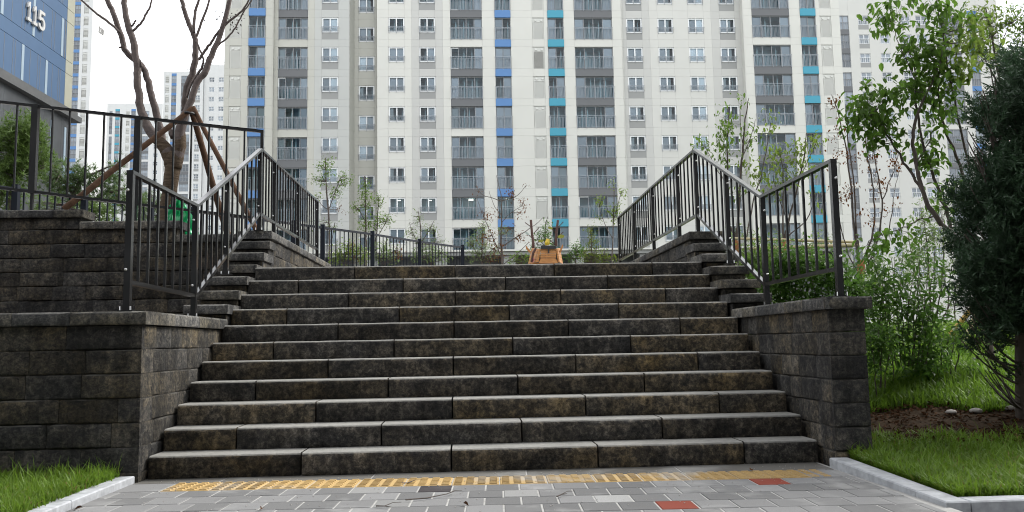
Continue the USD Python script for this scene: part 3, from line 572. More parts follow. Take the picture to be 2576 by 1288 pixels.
for si, (yp, xa, xb_, base, cols, joints) in enumerate(secs):
    zo = -.55 if si == 2 else 0.0
    for k in range(-1 if si == 2 else 0, NF):
        zt = Z0+k*FL+zo; zbm = zt-OPH
        cuts = sorted({xa, xb_, *[j[0] for j in joints if xa < j[0] < xb_], *[c[1] for c in cols], *[c[2] for c in cols]})
        for a, b in zip(cuts[:-1], cuts[1:]):
            if b-a < .02: continue
            c = next((c for c in cols if abs(c[1]-a) < 1e-6), None); tone = seg_tone(joints, base, (a+b)/2)
            # band above the openings
            if c and c[0] == 'V':
                dark = (k % 3) != 0
                panel('spandrel_panel', apt, a, b, zt, zt+SPH, yp, 'dkgrey' if dark else base, proud=.004)
            elif c and c[0] in 'BT': panel('spandrel_panel', apt, a, b, zt, zt+SPH, yp, 'blue' if c[0] == 'B' else 'teal', proud=.05)
            else: panel('band_panel', apt, a, b, zt, zt+SPH, yp, tone)
            if not c: panel('pier_panel', apt, a, b, zbm, zt, yp, tone)
            elif c[0] in 'NG':
                panel('apron_panel', apt, a, b, zbm, zt-1.43, yp, 'apron' if c[0] == 'G' else tone, proud=-.004 if c[0] == 'G' else 0)
        for c in cols:
            w = c[2]-c[1]
            if zt < 10.5 and si == 2: pass
            if c[0] in 'VBT':
                pat = rw.choice(BALP) if c[0] == 'V' else rw.choice(['sd', 'ss', 'sc', 'ds', 'di'])
                lamp = k == 1 and c[0] in 'VB' and si == 3 and c[1] < 5
                key = f'balcony_window_{round(w*100)}_{pat}'+('_lit' if lamp else ''); cls(key, balcony_model(w, pat, lamp)); place('balcony_window', key, apt, (c[1], yp, zbm))
            elif c[0] == 'L':
                op = (si == 3 and k == 6) or (si == 0 and k in (0, 9)); key = f'louvre_window_{round(w*100)}'+('_open' if op else ''); cls(key, louvre_model(w, op)); place('louvre', key, apt, (c[1], yp, zbm))
            else:
                pat = rw.choice(WINP)
                if si == 1: pat = 'sb'
                if si == 2: pat = rw.choice(['sc', 'cd', 'bs'])
                if si == 4 and c[1] > 20 and c[1] < 23: pat = rw.choice(['bs', 'sb', 'bb'])
                if si == 4 and c[1] < 19 and c[1] > 17: pat = rw.choice(['sb', 'sc'])
                lamp = k == 1 and si == 3; pat = 'dd' if lamp else pat
                key = f'small_window_{round(w*100)}_{pat}'+('_lit' if lamp else ''); cls(key, window_model(w, 1.43, pat, lamp)); place('window', key, apt, (c[1], yp, zt-1.43))
ztop = Z0+(NF-1)*FL+SPH
for xc, y0, y1, mt in ((26.09, 69.44, 70.5, 'white'), (14.495, 69.99, 70.5, 'white'), (-18.30, 69.64, 70.4, 'beige')):
    obj('corner_strip', MB().box(xc-.02, y0-.012, 9.6, xc+.02, y1, ztop), mt, apt)
# bay return wall beside the recessed window column, plinth, ground storey, upper storeys
for k in range(-1, NF):
    zt = Z0+k*FL
    for z0, z1 in ((zt-OPH, zt), (zt, zt+SPH)):
        if z0 < 9.4: continue
        obj('return_panel', MB().hexa([(-11.32, 70.003, z0+G), (-10.98, 71.0, z0+G), (-11.02, 71.3, z0+G), (-11.4, 70.28, z0+G), (-11.32, 70.003, z1-G), (-10.98, 71.0, z1-G), (-11.02, 71.3, z1-G), (-11.4, 70.28, z1-G)]), 'beige', apt)
obj('end_wall', MB().box(-22.74, 69.95, 1.1, -22.45, 82, ztop+6).box(35.2, 69.76, 1.1, 35.54, 82, ztop+6), 'beige', apt)
obj('core_wall', MB().box(-22.4, 73.2, 1.1, 35.1, 82, ztop+6), 'room', apt)
obj('sill_course', MB().box(-22.8, 69.35, 9.42, 35.6, 71.2, 9.58), 'white', apt)
obj('plinth_band', MB().box(-22.7, 69.5, 9.08, 35.5, 71.3, 9.40), 'apron', apt)
for k in range(10):
    x = -22.4+k*6.3; obj('ground_pier', MB().box(x, 69.7, 1.1, x+1.1, 71.2, 9.06), 'apron', apt)
obj('ground_storey_wall', MB().box(-22.4, 71.3, 1.1, 35.2, 71.6, 9.3), 'dkgrey', apt)
for si, (yp, xa, xb_, base, cols, joints) in enumerate(secs):
    obj('upper_wall', MB().box(xa, yp, ztop+(-.55 if si == 2 else 0), xb_, yp+.3, ztop+14), base, apt)

# far towers: simple but with every window a part
def far_window(w, h, n, bar=False, fr='sash'):
    def build(p):
        f = MB(); t = .09
        f.box(0, -.02, 0, w, .1, t).box(0, -.02, h-t, w, .1, h).box(0, -.02, t, t, .1, h-t).box(w-t, -.02, t, w, .1, h-t)
        for i in range(1, n): f.box(w*i/n-.05, -.02, t, w*i/n+.05, .1, h-t)
        if bar: f.box(-.05, -.08, h*.50, w+.05, -.03, h*.50+.06).box(0, -.07, .05, w, -.04, .1)
        if bar:
            for i in range(int(w/.3)): f.box(.15+i*.3-.02, -.07, .1, .15+i*.3+.02, -.04, h*.5)
        local(p, 'frame', f, fr); local(p, 'pane', MB().box(.02, .04, .02, w-.02, .06, h-.02), 'farpane')
    return build
def tower(name, label, xa, xb_, y, base, ztop_rows, nrows, cols, roof, depth, wallmat, yoff=None, floor=2.87, z_base=1.1, tier=None, spandrel=True):
    """cols: (type, x0, x1). Wall built as vertical pier strips and bands per storey, windows as parts"""
    t = thing(name, label, 'building', ((xa+xb_)/2, y, z_base))
    obj('wall', MB().box(xa, y+.35, z_base, xb_, y+depth, roof), wallmat, t)
    edges = [xa]+[e for c in cols for e in (c[1], c[2])]+[xb_]
    zlow = ztop_rows-nrows*floor
    for a, b in zip(edges[0::2], edges[1::2]):
        if b-a > .05: obj('pier', MB().box(a, y, z_base, b, y+.33, roof-.02), wallmat, t)
    for c in cols:
        w = c[2]-c[1]
        obj('wall_strip', MB().box(c[1]+.005, y+.02, z_base, c[2]-.005, y+.33, zlow-.02), wallmat, t)
        obj('wall_strip', MB().box(c[1]+.005, y+.02, ztop_rows+SPH, c[2]-.005, y+.33, roof-.03), wallmat, t)
        for k in range(nrows):
            zt = ztop_rows-k*floor; hh = {'N': 1.43, 'G': 1.43}.get(c[0], OPH)
            mat = {'B': 'blue', 'T': 'teal', 'V': 'dkgrey' if (k % 3) else wallmat, 'N': wallmat, 'G': wallmat, 'L': wallmat, 'D': 'dkgrey' if (k % 3) else wallmat}[c[0]]
            obj('spandrel_panel', MB().box(c[1]+.005, y+.01, zt, c[2]-.005, y+.33, zt+floor-OPH), mat, t)
            if c[0] in 'NG': obj('apron_panel', MB().box(c[1]+.005, y+.012, zt-OPH, c[2]-.005, y+.33, zt-hh-.01), 'apron' if c[0] == 'G' else wallmat, t)
            if c[0] == 'L':
                key = f'far_louvre_{round(w*100)}_{"dark" if (k*7+int(abs(xa))) % 5 in (0, 2) else "pale"}'
                def b_(p, w=w, dk=key.endswith('dark')):
                    local(p, 'vent_panel', MB().box(0, .05, OPH-.45, w, .1, OPH), 'louvre'); s = MB()
                    for i in range(8): s.box(.06, .03, .04+i*.2, w-.06, .1, .04+i*.2+.11)
                    local(p, 'slats', s, 'louvre'); local(p, 'back_panel', MB().box(0, .12, 0, w, .2, OPH), 'lourdark' if dk else 'farwall2')
                cls(key, b_); place('louvre', key, t, (c[1], y+.05, zt-OPH))
            else:
                key = f'far_window_{round(w*100)}_{c[0]}'; cls(key, far_window(w-.02, hh, 2 if w < 2.2 else 3, True, 'alu' if c[0] in 'VBTD' else 'sash')); place('window', key, t, (c[1]+.01, y+.12, zt-hh))
    return t
def joints_lines(t, x0, x1, y, z0, z1, step, mat):
    z = z0
    while z < z1: obj('wall_joint', MB().box(x0, y-.02, z, x1, y+.05, z+.06), mat, t); z += step

# right-hand block behind
rb = tower('apartment_building', 'white apartment block standing farther back behind the trees on the right', 44.0, 78.6, 110.0, 'farwall', 48.2, 14,
      [('N', 48.6, 50.1), ('V', 54.25, 55.95), ('G', 57.35, 58.92), ('N', 60.50, 62.0), ('N', 63.75, 65.3), ('G', 66.05, 67.9), ('V', 69.55, 72.75), ('B', 73.95, 75.4)], 66, 14, 'offw')
# tower 110 with its long blank side wall
t110 = tower('apartment_tower', 'tall pale tower with the number 110 high on its side wall', -97.0, -87.55, 187.0, 'farwall', 90.2, 22,
      [('V', -95.6, -93.2), ('B', -91.6, -90.24), ('L', -89.52, -88.42)], 128, 9.4, 'farwall')
for k in range(24):
    z = 26+k*FL; obj('wall_joint', MB().box(-87.552, 187.4, z, -87.535, 196.3, z+.07), 'farwall2', t110)
v = meshkit.text_mesh('110', 1.35, .12, bold=True); vv = np.array(v.vertices)
wv_ = vv[:, 0].max(); pts = np.stack([-87.53+vv[:, 2], 190.3+vv[:, 0]*2.6/wv_, 76.45+vv[:, 1]], 1)
obj('number', (pts, np.array(v.faces)), 'digitdark', t110, label='number 110')
# two far blocks between the tower and the near block
tower('apartment_building', 'distant pale block left of the bare tree with teal and blue bands', -125.5, -102.2, 273.0, 'farwall', 80.5, 17,
      [('V', -119.6, -118.6), ('T', -117.7, -116.2), ('L', -114.1, -113.0), ('B', -112.5, -111.0), ('V', -109.3, -106.6), ('N', -105.0, -103.5)], 83.2, 15, 'farwall')
f2 = tower('apartment_building', 'distant stepped white block right of the bare tree with a railed roof', -87.2, -76.1, 232.0, 'farwall', 79.2, 16,
      [('L', -86.7, -85.7), ('B', -85.0, -83.6), ('V', -82.3, -79.7), ('G', -78.3, -76.9)], 80.4, 15, 'farwall')
f3 = tower('apartment_building', 'distant white wing between the bare tree and the near block', -76.0, -62.0, 232.6, 'farwall', 78.9, 16,
      [('N', -74.6, -73.1), ('N', -71.9, -70.4), ('V', -68, -65)], 82.6, 15, 'farwall')
for t_, x0, x1, y, z in ((f2, -82, -77, 233, 80.4), (f3, -75.5, -63, 233.5, 82.6)):
    obj('roof_rail', MB().box(x0, y, z+1.0, x1, y+.15, z+1.12).box(x0, y, z+.5, x1, y+.1, z+.6), 'farwall2', t_)
    for k in range(6): x = x0+(x1-x0)*k/5.0; obj('roof_rail_post', MB().box(x-.06, y, z, x+.06, y+.1, z+1.0), 'farwall2', t_)
obj('solar_panel', MB().hexa([(-77.5, 234, 82.6), (-74.6, 234, 82.6), (-74.6, 237, 84), (-77.5, 237, 84), (-77.5, 234, 82.75), (-74.6, 234, 82.75), (-74.6, 237, 84.15), (-77.5, 237, 84.15)]), 'dkgrey', f2)

# unseen block added behind the viewer to shade stair fronts; windows opposite reflect it
shade_block = thing('apartment_building', 'unseen dark block added behind the viewer to shade the stair fronts', 'building', (-3, -17, 0))
obj('wall', MB().box(-48, -30, -.05, 42, -16.3, 27), 'dkstone', shade_block)
for k in range(9):
    z = 1.0+k*FL; obj('floor_band', MB().box(-48, -16.3, z+1.9, 42, -16.1, z+FL-.05), 'dkgrey', shade_block)
    for i in range(14): x = -47+i*6.3; obj('window', MB().box(x, -16.29, z+.1, x+4.2, -16.15, z+1.85), 'darkpane', shade_block)
# blue building 115 at the left, seen along its side
b115 = thing('apartment_building', 'blue panelled building at far left with the number 115', 'building', (-22.5, 30, 1.98))
X = -22.5
zj = [14.40, 16.35, 17.09, 19.28, 20.02, 22.2, 22.94, 25.1]
def xpan(name, y0, y1, z0, z1, mat, proud=0.0, dep=.25, g=.012, label=None): obj(name, MB().box(X-dep, y0+g, z0+g, X+proud, y1-g, z1-g), mat, b115, label=label)
ybr = [22.0, 25.5, 28.0, 30.2, 32.9, 35.8, 38.8, 39.3]
ybr2 = [22.0, 25.3, 27.8, 30.1, 32.5, 34.9, 37.25, 39.3]
for i in range(len(zj)-1):
    z0, z1 = zj[i], zj[i+1]; tall = (i % 2 == 0)
    yb = (ybr2 if i % 4 == 0 else ybr) if tall else [22.0, 39.3]
    for a, b in zip(yb[:-1], yb[1:]): xpan('wall_panel', a, b, z0, z1, 'b115')
    if tall:
        for yy in yb[1:-1]: obj('pale_strip', MB().box(X, yy-.11, z0+.02, X+.02, yy+.11, z1-.02), 'strip', b115)
        for a, b in zip(yb[:-1], yb[1:]):
            for f in (.3, .62, .72): yy = a+(b-a)*f; obj('panel_groove', MB().box(X, yy-.015, z0+.02, X+.006, yy+.015, z1-.02), 'dkgrey', b115)
    xpan('end_panel', 39.3, 40.15, z0, z1, 'cream')
obj('upper_wall', MB().box(X-.25, 22, 25.12, X, 40.14, 34), 'b115', b115); obj('core', MB().box(-36, 22, 1.98, X-.26, 40.1, 34), 'cream', b115)
obj('ledge', MB().box(X-.25, 22, 13.86, X+.32, 40.75, 14.16).box(X-.25, 22, 14.163, X+.2, 40.5, 14.39), 'concrete', b115)
y = 22.0
while y < 40:
    y2 = min(y+1.9, 40.14)
    for z0 in (1.98, 4.9, 7.9, 10.9): obj('cladding_slab', MB().box(X-.24, y+.006, z0+.006, X, y2-.006, min(z0+2.95, 13.85)-.006), 'dkstone', b115)
    y = y2
for yy in (32.9, 38.0, 39.5): obj('pale_strip', MB().box(X+.001, yy-.10, 9.6, X+.03, yy+.10, 13.3), 'strip', b115)
for ch, yc, zc, dw in (('1', 34.98, 17.68, .37), ('1', 35.55, 17.68, .37), ('5', 36.08, 17.68, .64)):
    v = meshkit.text_mesh(ch, .95, .10, bold=True); vv = np.array(v.vertices); vv[:, 0] -= vv[:, 0].min()
    obj('digit', (np.stack([X+.03+vv[:, 2], yc+vv[:, 0]*dw/vv[:, 0].max(), zc+vv[:, 1]], 1), np.array(v.faces)), 'digit', b115, label='white raised digit '+ch)

# ------------------------------------------------------------------ vegetation helpers
def leaf_shape(l, w, fold=.18, curl=.15):
    """one leaf: 4-6 triangles, pointed, folded along its rib"""
    v = np.array([(0, 0, 0), (.25*l, .42*w, fold*w), (.62*l, .40*w, fold*w-curl*l*.3), (l, 0, -curl*l), (.62*l, -.40*w, fold*w-curl*l*.3), (.25*l, -.42*w, fold*w), (.5*l, 0, -curl*l*.25)])
    f = np.array([[0, 6, 1], [1, 6, 2], [2, 6, 3], [3, 6, 4], [4, 6, 5], [5, 6, 0]]); return v, f
def leaf_simple(l, w):
    v = np.array([(0, 0, 0), (.45*l, .5*w, .1*w), (l, 0, -.12*l), (.45*l, -.5*w, .1*w)]); return v, np.array([[0, 3, 2], [0, 2, 1]])
def rot_from(d, roll):
    d = d/np.linalg.norm(d); a = np.cross([0, 0, 1.], d); a = a/np.linalg.norm(a) if np.linalg.norm(a) > 1e-5 else np.array([0, 1., 0]); b = np.cross(d, a)
    c, s = math.cos(roll), math.sin(roll); return np.stack([d, c*a+s*b, -s*a+c*b], 1)
def scatter(rng, pos, size, shape, droop=.5, aspect=.5):
    """leaves at the points pos -> (V, F)"""
    pos = np.asarray(pos, float); n = len(pos); d = rng.normal(size=(n, 3)); d[:, 2] = d[:, 2]*.6-droop; d /= np.linalg.norm(d, axis=1, keepdims=True)
    a = np.cross([0, 0, 1.], d); a /= np.linalg.norm(a, axis=1, keepdims=True)+1e-9; b = np.cross(d, a); r = rng.uniform(-.7, .7, n)[:, None]
    a, b = np.cos(r)*a+np.sin(r)*b, np.cos(r)*b-np.sin(r)*a
    v, f = shape(1.0, aspect); l = (size*rng.uniform(.65, 1.25, n))[:, None, None]
    V = pos[:, None]+l*(v[None, :, 0:1]*d[:, None]+v[None, :, 1:2]*a[:, None]+v[None, :, 2:3]*b[:, None])
    F_ = f[None]+np.arange(n)[:, None, None]*len(v); return V.reshape(-1, 3), F_.reshape(-1, 3)
def smooth_path(P, n=4):
    P = np.asarray(P, float); 
    if len(P) < 3: return P
    t = np.arange(len(P)); T = np.linspace(0, len(P)-1, (len(P)-1)*n+1)
    from scipy.interpolate import PchipInterpolator
    return PchipInterpolator(t, P)(T)
def stem_path(rng, pts, y, ydrift=.0, jit=.006):
    """pts: (u, v, radius px) on the measuring grid -> points and radii"""
    P = [np.append(at(u, v, y+ydrift*i), r*pxm(y)) for i, (u, v, r) in enumerate(pts)]
    Q = smooth_path(P, 4); Q[1:-1, :3] += rng.normal(size=(len(Q)-2, 3))*jit; return Q[:, :3], np.maximum(Q[:, 3], .003)
def tree(name, label, cat, y, stems, clumps, lsize, leafmat, barkmat='bark2', seed=0, group=None, shape=leaf_simple, aspect=.5, droop=.5, depth=.5, individual=0, twig=True, trunk_name='trunk', extra=None, ground=None, leaf_name='foliage'):
    """clumps: (u, v, ru, rv, n[, material])"""
    rng = np.random.RandomState(seed); base = at(stems[0][0][0], stems[0][0][1], y)
    if ground is not None: base[2] = ground
    t = thing(name, label, cat, base, group=group)
    bones = []
    for i, s_ in enumerate(stems):
        s_ = [(u, v, r) for u, v, r in s_]
        P, R_ = stem_path(rng, s_, y, rng.uniform(-.03, .03)*depth)
        if i == 0 and ground is not None and P[0, 2] > ground: P = np.vstack([[P[0, 0], P[0, 1], ground-.05], P]); R_ = np.append(R_[0]*1.1, R_)
        obj(trunk_name if i == 0 else 'branch', MB().tube(P, R_, 7 if R_.max() > .012 else 5), barkmat, t, smooth=True); bones.append(P)
    B = np.vstack(bones); tw = MB(); by = {}
    for c in clumps:
        u, v, ru, rv, n = c[:5]; n = int(n*(1.7 if y > 15 and lsize > .08 else 1.65 if y < 3 else 1.3 if lsize < .09 else 1.9)); mat = c[5] if len(c) > 5 else leafmat; k = pxm(y); ctr = at(u, v, y)
        pos = rng.normal(size=(n*2, 3)); r = np.linalg.norm(pos, axis=1, keepdims=True); pos = pos/r*rng.uniform(.15, 1, size=(n*2, 1))**.55
        pos = pos*np.array([ru*k, min(ru, rv)*k*1.0+depth*.15, rv*k])+ctr
        # gather leaves in sprays
        ns = max(2, n//5); hubs = pos[:ns]; own = rng.randint(0, ns, n); pts = hubs[own]+rng.normal(size=(n, 3))*lsize*.95
        by.setdefault(mat, []).append(pts)
        if twig:
            for h in hubs:
                j = np.argmin(np.linalg.norm(B-h, axis=1)+np.maximum(0, B[:, 2]-h[2])*1.5)
                if np.linalg.norm(B[j]-h) < 1.6:
                    mid_ = (B[j]+h)/2+rng.normal(size=3)*.02+np.array([0, 0, -.02]); tw.tube([B[j], mid_, h], [max(.003, .5*k), max(.0025, .36*k), max(.0018, .22*k)], 4, cap=False)
    if tw.n: obj('twigs', tw, barkmat, t, kind='stuff')
    for mat, lst in by.items():
        pts = np.vstack(lst); m_ = min(individual, len(pts)); dist = np.linalg.norm(pts-EYE, axis=1); order = np.argsort(dist)
        for j in order[:m_]:
            V, F_ = scatter(rng, pts[j:j+1], lsize, shape, droop, aspect); obj('leaf', (V, F_), mat, t)
        rest = pts[order[m_:]]
        if len(rest):
            V, F_ = scatter(rng, rest, lsize, shape, droop, aspect)
            obj(leaf_name, (V, F_), mat, t, kind='stuff', label='withered brown leaves' if mat == 'leafD' and leafmat != 'leafD' else None)
    return t

# bare tree with wrapped trunk at the left
TY = 6.2
rng = np.random.RandomState(5)
bt = thing('bare_tree', 'bare forked tree with burlap-wrapped trunk propped by wooden stakes', 'tree', at(415, 556, TY), )
def limb(name, pts, mat, k=12, dy=0.0, jit=.005):
    P, R_ = stem_path(rng, pts, TY+dy, 0, jit); obj(name, MB().tube(P, R_, k), mat, bt, smooth=True)
limb('trunk', [(408, 610, 21), (417, 555, 19), (424, 500, 17.5), (432, 440, 18), (436, 405, 20), (441, 382, 15)], 'burlap', 16)
limb('branch', [(434, 415, 16), (424, 388, 16), (411, 367, 14.5), (386, 340, 13), (364, 304, 11), (352, 259, 9.5), (346, 205, 9), (344, 167, 9), (337, 113, 8.5), (323, 68, 8), (314, 20, 7), (311, -30, 6.5), (300, -120, 5), (290, -200, 3)], 'bark', 12)
limb('trunk_wrap', [(433, 418, 17.2), (424, 388, 16.8), (411, 367, 15.4), (392, 346, 13.9)], 'burlap', 14)
limb('branch', [(412, 372, 9), (405, 335, 9.5), (393, 284, 9), (380, 237, 8.5), (371, 196, 8), (357, 167, 7.5), (335, 148, 7.5), (315, 125, 7), (301, 79, 7), (284, 31, 6.5), (270, 0, 6), (245, -70, 5), (225, -150, 3)], 'bark', 12, .10)
limb('branch', [(438, 420, 17), (448, 385, 15), (452, 361, 14), (453, 329, 12.5), (462, 297, 11), (478, 262, 8.5), (490, 222, 8), (500, 200, 8), (514, 183, 8), (525, 158, 7.5), (533, 137, 7), (561, 68, 6), (578, 0, 5.5), (590, -60, 4), (600, -140, 2.5)], 'bark', 12)
limb('trunk_wrap', [(438, 422, 18), (448, 385, 15.8), (452, 361, 14.7), (453, 335, 13.2)], 'burlap', 14)
limb('branch', [(464, 280, 8), (466, 250, 7.5), (470, 221, 7), (482, 189, 8), (491, 150, 8), (492, 110, 7), (487, 85, 6.5), (475, 60, 6), (464, 27, 5.5), (458, 0, 5), (448, -60, 4), (440, -130, 2.5)], 'bark', 12, .10)
for pts in ([(488, 82, 4), (488, 60, 3.8), (492, 27, 3.5), (501, 0, 3), (512, -60, 2)], [(494, 92, 3.5), (500, 75, 3.2), (513, 41, 3), (527, 0, 2.5), (540, -60, 1.5)], [(500, 150, 3.5), (515, 128, 3.5), (532, 105, 3.2), (545, 85, 3), (561, 68, 3)], [(528, 145, 2.6), (548, 115, 2.4), (578, 89, 2.2), (597, 60, 2), (612, 31, 1.9), (632, 3, 1.6), (650, -40, 1)],
            [(561, 68, 3.2), (578, 52, 3), (602, 34, 2.6), (626, 0, 2.2), (640, -40, 1)], [(301, 82, 3), (285, 66, 3), (262, 48, 3), (239, 31, 2.6), (205, 0, 2.2), (170, -40, 1.5)], [(334, 78, 3.2), (345, 68, 3), (355, 58, 2.8), (366, 38, 2.6), (376, 20, 2.4), (381, 0, 2), (384, -50, 1)], [(331, 66, 2.5), (337, 58, 2.4), (342, 50, 2)],
            [(470, 245, 3), (480, 215, 3), (498, 185, 3), (510, 165, 3), (512, 150, 2.5), (500, 118, 2.5), (493, 100, 2.5)], [(311, 108, 2.4), (306, 118, 2.4), (300, 120, 1.8)], [(357, 168, 2.5), (352, 150, 2), ], [(438, 345, 10), (430, 330, 7), (428, 322, 2)]):
    limb('branch', pts, 'bark', 7, 0, .003)
pts = np.vstack([at(u, v, TY)+rng.normal(size=(n, 3))*.07 for u, v, n in ((563, 30, 12), (590, 42, 10), (577, 55, 10), (585, 70, 8), (507, 26, 2))]); V, F_ = scatter(rng, pts, .05, leaf_simple, .3); obj('foliage', (V, F_), 'bark2', bt, kind='stuff')
for i, (a, b, ya, yb, r, lab) in enumerate((((484, 272), (160, 526), 6.0, 5.15, 8.5, 'long wooden prop stake leaning against the bare tree from the left'), ((480, 272), (578, 605), 6.25, 6.9, 9, 'lighter wooden prop stake standing steeply right of the bare trunk'), ((486, 270), (655, 598), 6.1, 5.6, 7.5, 'reddish wooden prop stake slanting down behind the handrail'))):
    p, q = at(*a, ya), at(*b, yb); sk = thing('prop_stake', lab, 'stake', q)
    P = np.stack([q+(p-q)*f for f in np.linspace(0, 1, 7)]); P[1:-1] += rng.normal(size=(5, 3))*.006
    obj('pole', MB().tube(P, np.linspace(.92, .78, 7)*r*pxm((ya+yb)/2), 10), 'stake', sk, smooth=60)
    if i == 0: obj('tie', MB().tube([at(455, 292, 6.0), at(468, 282, 5.9), at(482, 284, 6.0), at(494, 290, 6.1), at(498, 300, 6.1)], .022, 6), 'rubber', sk, smooth=True)
# green plastic bag by the trunk
bag = thing('plastic_bag', 'crumpled shiny green plastic bag propped beside the wrapped trunk', 'bag', at(455, 592, 5.3))
nphi, nz = 40, 14; cb = at(455, 590, 5.3); tb = at(446, 498, 5.35); V = []
for i in range(nz):
    f = i/(nz-1); c = cb+(tb-cb)*f; r = (.20*(1-f)**.8+.05)*(1.1 if f < .9 else 1.3)
    for j in range(nphi):
        a = 2*math.pi*j/nphi; rr = r*(1+.22*math.sin(a*7+f*2)+.14*math.sin(a*13+1.3-f*5))+.01*rng.normal(); V.append(c+np.array([rr*math.cos(a)*.78, rr*math.sin(a)*.7, .02*math.sin(5*a)]))
idx = np.arange(nz*nphi).reshape(nz, nphi); q = np.stack([idx[:-1], np.roll(idx[:-1], -1, 1), np.roll(idx[1:], -1, 1), idx[1:]], -1).reshape(-1, 4)
obj('bag_body', MB().add(V, q), 'bag', bag)

# pines at the left behind the picket fence
def tuft(rng, p, l, n=11):
    V, F_ = [], []; ax = rng.normal(size=3); ax[2] = abs(ax[2])+.3; ax /= np.linalg.norm(ax)
    for i in range(n):
        d = ax*.6+rng.normal(size=3)*.7; d /= np.linalg.norm(d); s = np.cross(d, rng.normal(size=3)); s *= l*.055/np.linalg.norm(s)
        k = len(V); V += [p-s, p+s, p+d*l*rng.uniform(.7, 1.1)]; F_.append([k, k+1, k+2])
    return np.array(V), np.array(F_)
def pine(label, y, stems, clumps, mat, l, seed, ground):
    rng = np.random.RandomState(seed); t = thing('pine_tree', label, 'tree', np.append(at(stems[0][0][0], stems[0][0][1], y)[:2], ground))
    B = []
    for i, s_ in enumerate(stems):
        P, R_ = stem_path(rng, s_, y)
        obj('trunk' if i == 0 else 'branch', MB().tube(P, R_, 6), 'bark', t, smooth=True); B.append(P)
    B = np.vstack(B); mb = MB(); tw = MB(); k = pxm(y)
    for u, v, ru, rv, n in clumps:
        c = at(u, v, y)
        nh = max(3, n//7); hubs = rng.normal(size=(nh, 3)); hubs = hubs/np.linalg.norm(hubs, axis=1, keepdims=True)*rng.uniform(.2, 1, size=(nh, 1))**.5*np.array([ru*k, ru*k*.7, rv*k])+c
        for i in range(n):
            p = hubs[i % nh]+rng.normal(size=3)*l*.9; mb.add(*tuft(rng, p, l))
        for h in hubs:
            j = np.argmin(np.linalg.norm(B-h, axis=1)); 
            if np.linalg.norm(B[j]-h) < 1.2: tw.tube([B[j], (B[j]+h)/2-np.array([0, 0, .03]), h], [.012, .009, .005], 4, cap=False)
    obj('twigs', tw, 'bark', t, kind='stuff'); obj('needles', mb, mat, t, kind='stuff')
pine('bright green pine in front of the blue building at far left', 11.0, [[(30, 620, 6), (25, 520, 6), (35, 440, 5), (60, 360, 3.5), (75, 310, 2)], [(0, 495, 5), (40, 450, 4), (110, 422, 2)], [(28, 500, 4), (-20, 440, 3)]],
     [(45, 350, 58, 40, 420), (30, 425, 62, 38, 360), (95, 400, 22, 35, 110), (-30, 400, 50, 60, 200), (75, 325, 30, 20, 90), (20, 490, 45, 32, 150)], 'pine', .16, 21, 2.4)
pine('low spreading dark pine below the tower 110', 12.0, [[(175, 620, 5), (180, 520, 5), (200, 460, 4), (250, 430, 2.5), (285, 415, 2)], [(190, 500, 3.5), (150, 440, 2.5)], [(200, 520, 3.5), (290, 480, 2.5), (345, 470, 2)]],
     [(150, 470, 48, 42, 260), (215, 455, 36, 28, 130), (262, 470, 42, 26, 130), (290, 425, 20, 12, 26), (250, 510, 60, 28, 190), (330, 510, 45, 25, 120), (130, 420, 14, 22, 40)], 'pineB', .14, 22, 2.4)
pine('yellow-green young conifer behind the picket fence', 10.2, [[(225, 640, 4), (222, 560, 4), (228, 500, 2.5)]], [(225, 535, 36, 32, 200), (110, 520, 40, 22, 110), (265, 545, 30, 24, 90)], 'pine', .10, 23, 2.4)
pine('small dark pine shoots beside the wrapped trunk', 12.5, [[(385, 640, 3), (383, 560, 3), (380, 490, 2)]], [(382, 505, 24, 18, 60), (375, 545, 40, 26, 130), (430, 540, 16, 20, 40)], 'pineB', .13, 24, 2.4)

# young trees and bushes at the top of the stairs
SY = 19.0
GR = 1.98
tree('sapling', 'slim green sapling just right of the left handrail end', 'tree', SY, [[(830, 670, 2.6), (829, 600, 2.4), (828, 560, 2.3), (826, 527, 2.2), (819, 436, 1.4), (820, 396, .8)], [(826, 530, 1.3), (841, 490, 1.1), (857, 448, .9), (872, 440, .6)], [(826, 527, 1), (806, 512, .8), (800, 500, .6)], [(836, 600, 1), (842, 560, .8)]],
     [(822, 419, 22, 24, 110), (866, 452, 19, 17, 85), (803, 450, 20, 16, 60), (843, 482, 17, 20, 70), (836, 566, 14, 12, 30), (795, 492, 12, 14, 26, 'leafY'), (797, 560, 12, 18, 30), (854, 528, 4, 10, 14, 'leafD')], .095, 'leafG', seed=31, group=None, aspect=.35, ground=GR)
tree('sapling', 'bushy twin-stemmed sapling left of the recessed window column', 'tree', SY+.5, [[(921, 670, 2.6), (921, 600, 2.4), (920, 583, 2.2), (920, 500, 1.6), (917, 443, .9)], [(930, 650, 1.6), (944, 612, 1.5), (950, 550, 1.2), (951, 490, .8)], [(921, 560, 1.2), (900, 525, .9), (888, 515, .6)], [(944, 600, 1), (965, 570, .8), (975, 550, .5)]],
     [(918, 472, 11, 28, 75), (920, 508, 18, 22, 90), (897, 522, 17, 14, 50), (953, 510, 12, 26, 60), (955, 556, 28, 20, 120), (920, 566, 26, 20, 80), (975, 550, 8, 12, 24)], .095, 'leafG', seed=32, aspect=.4, ground=GR)
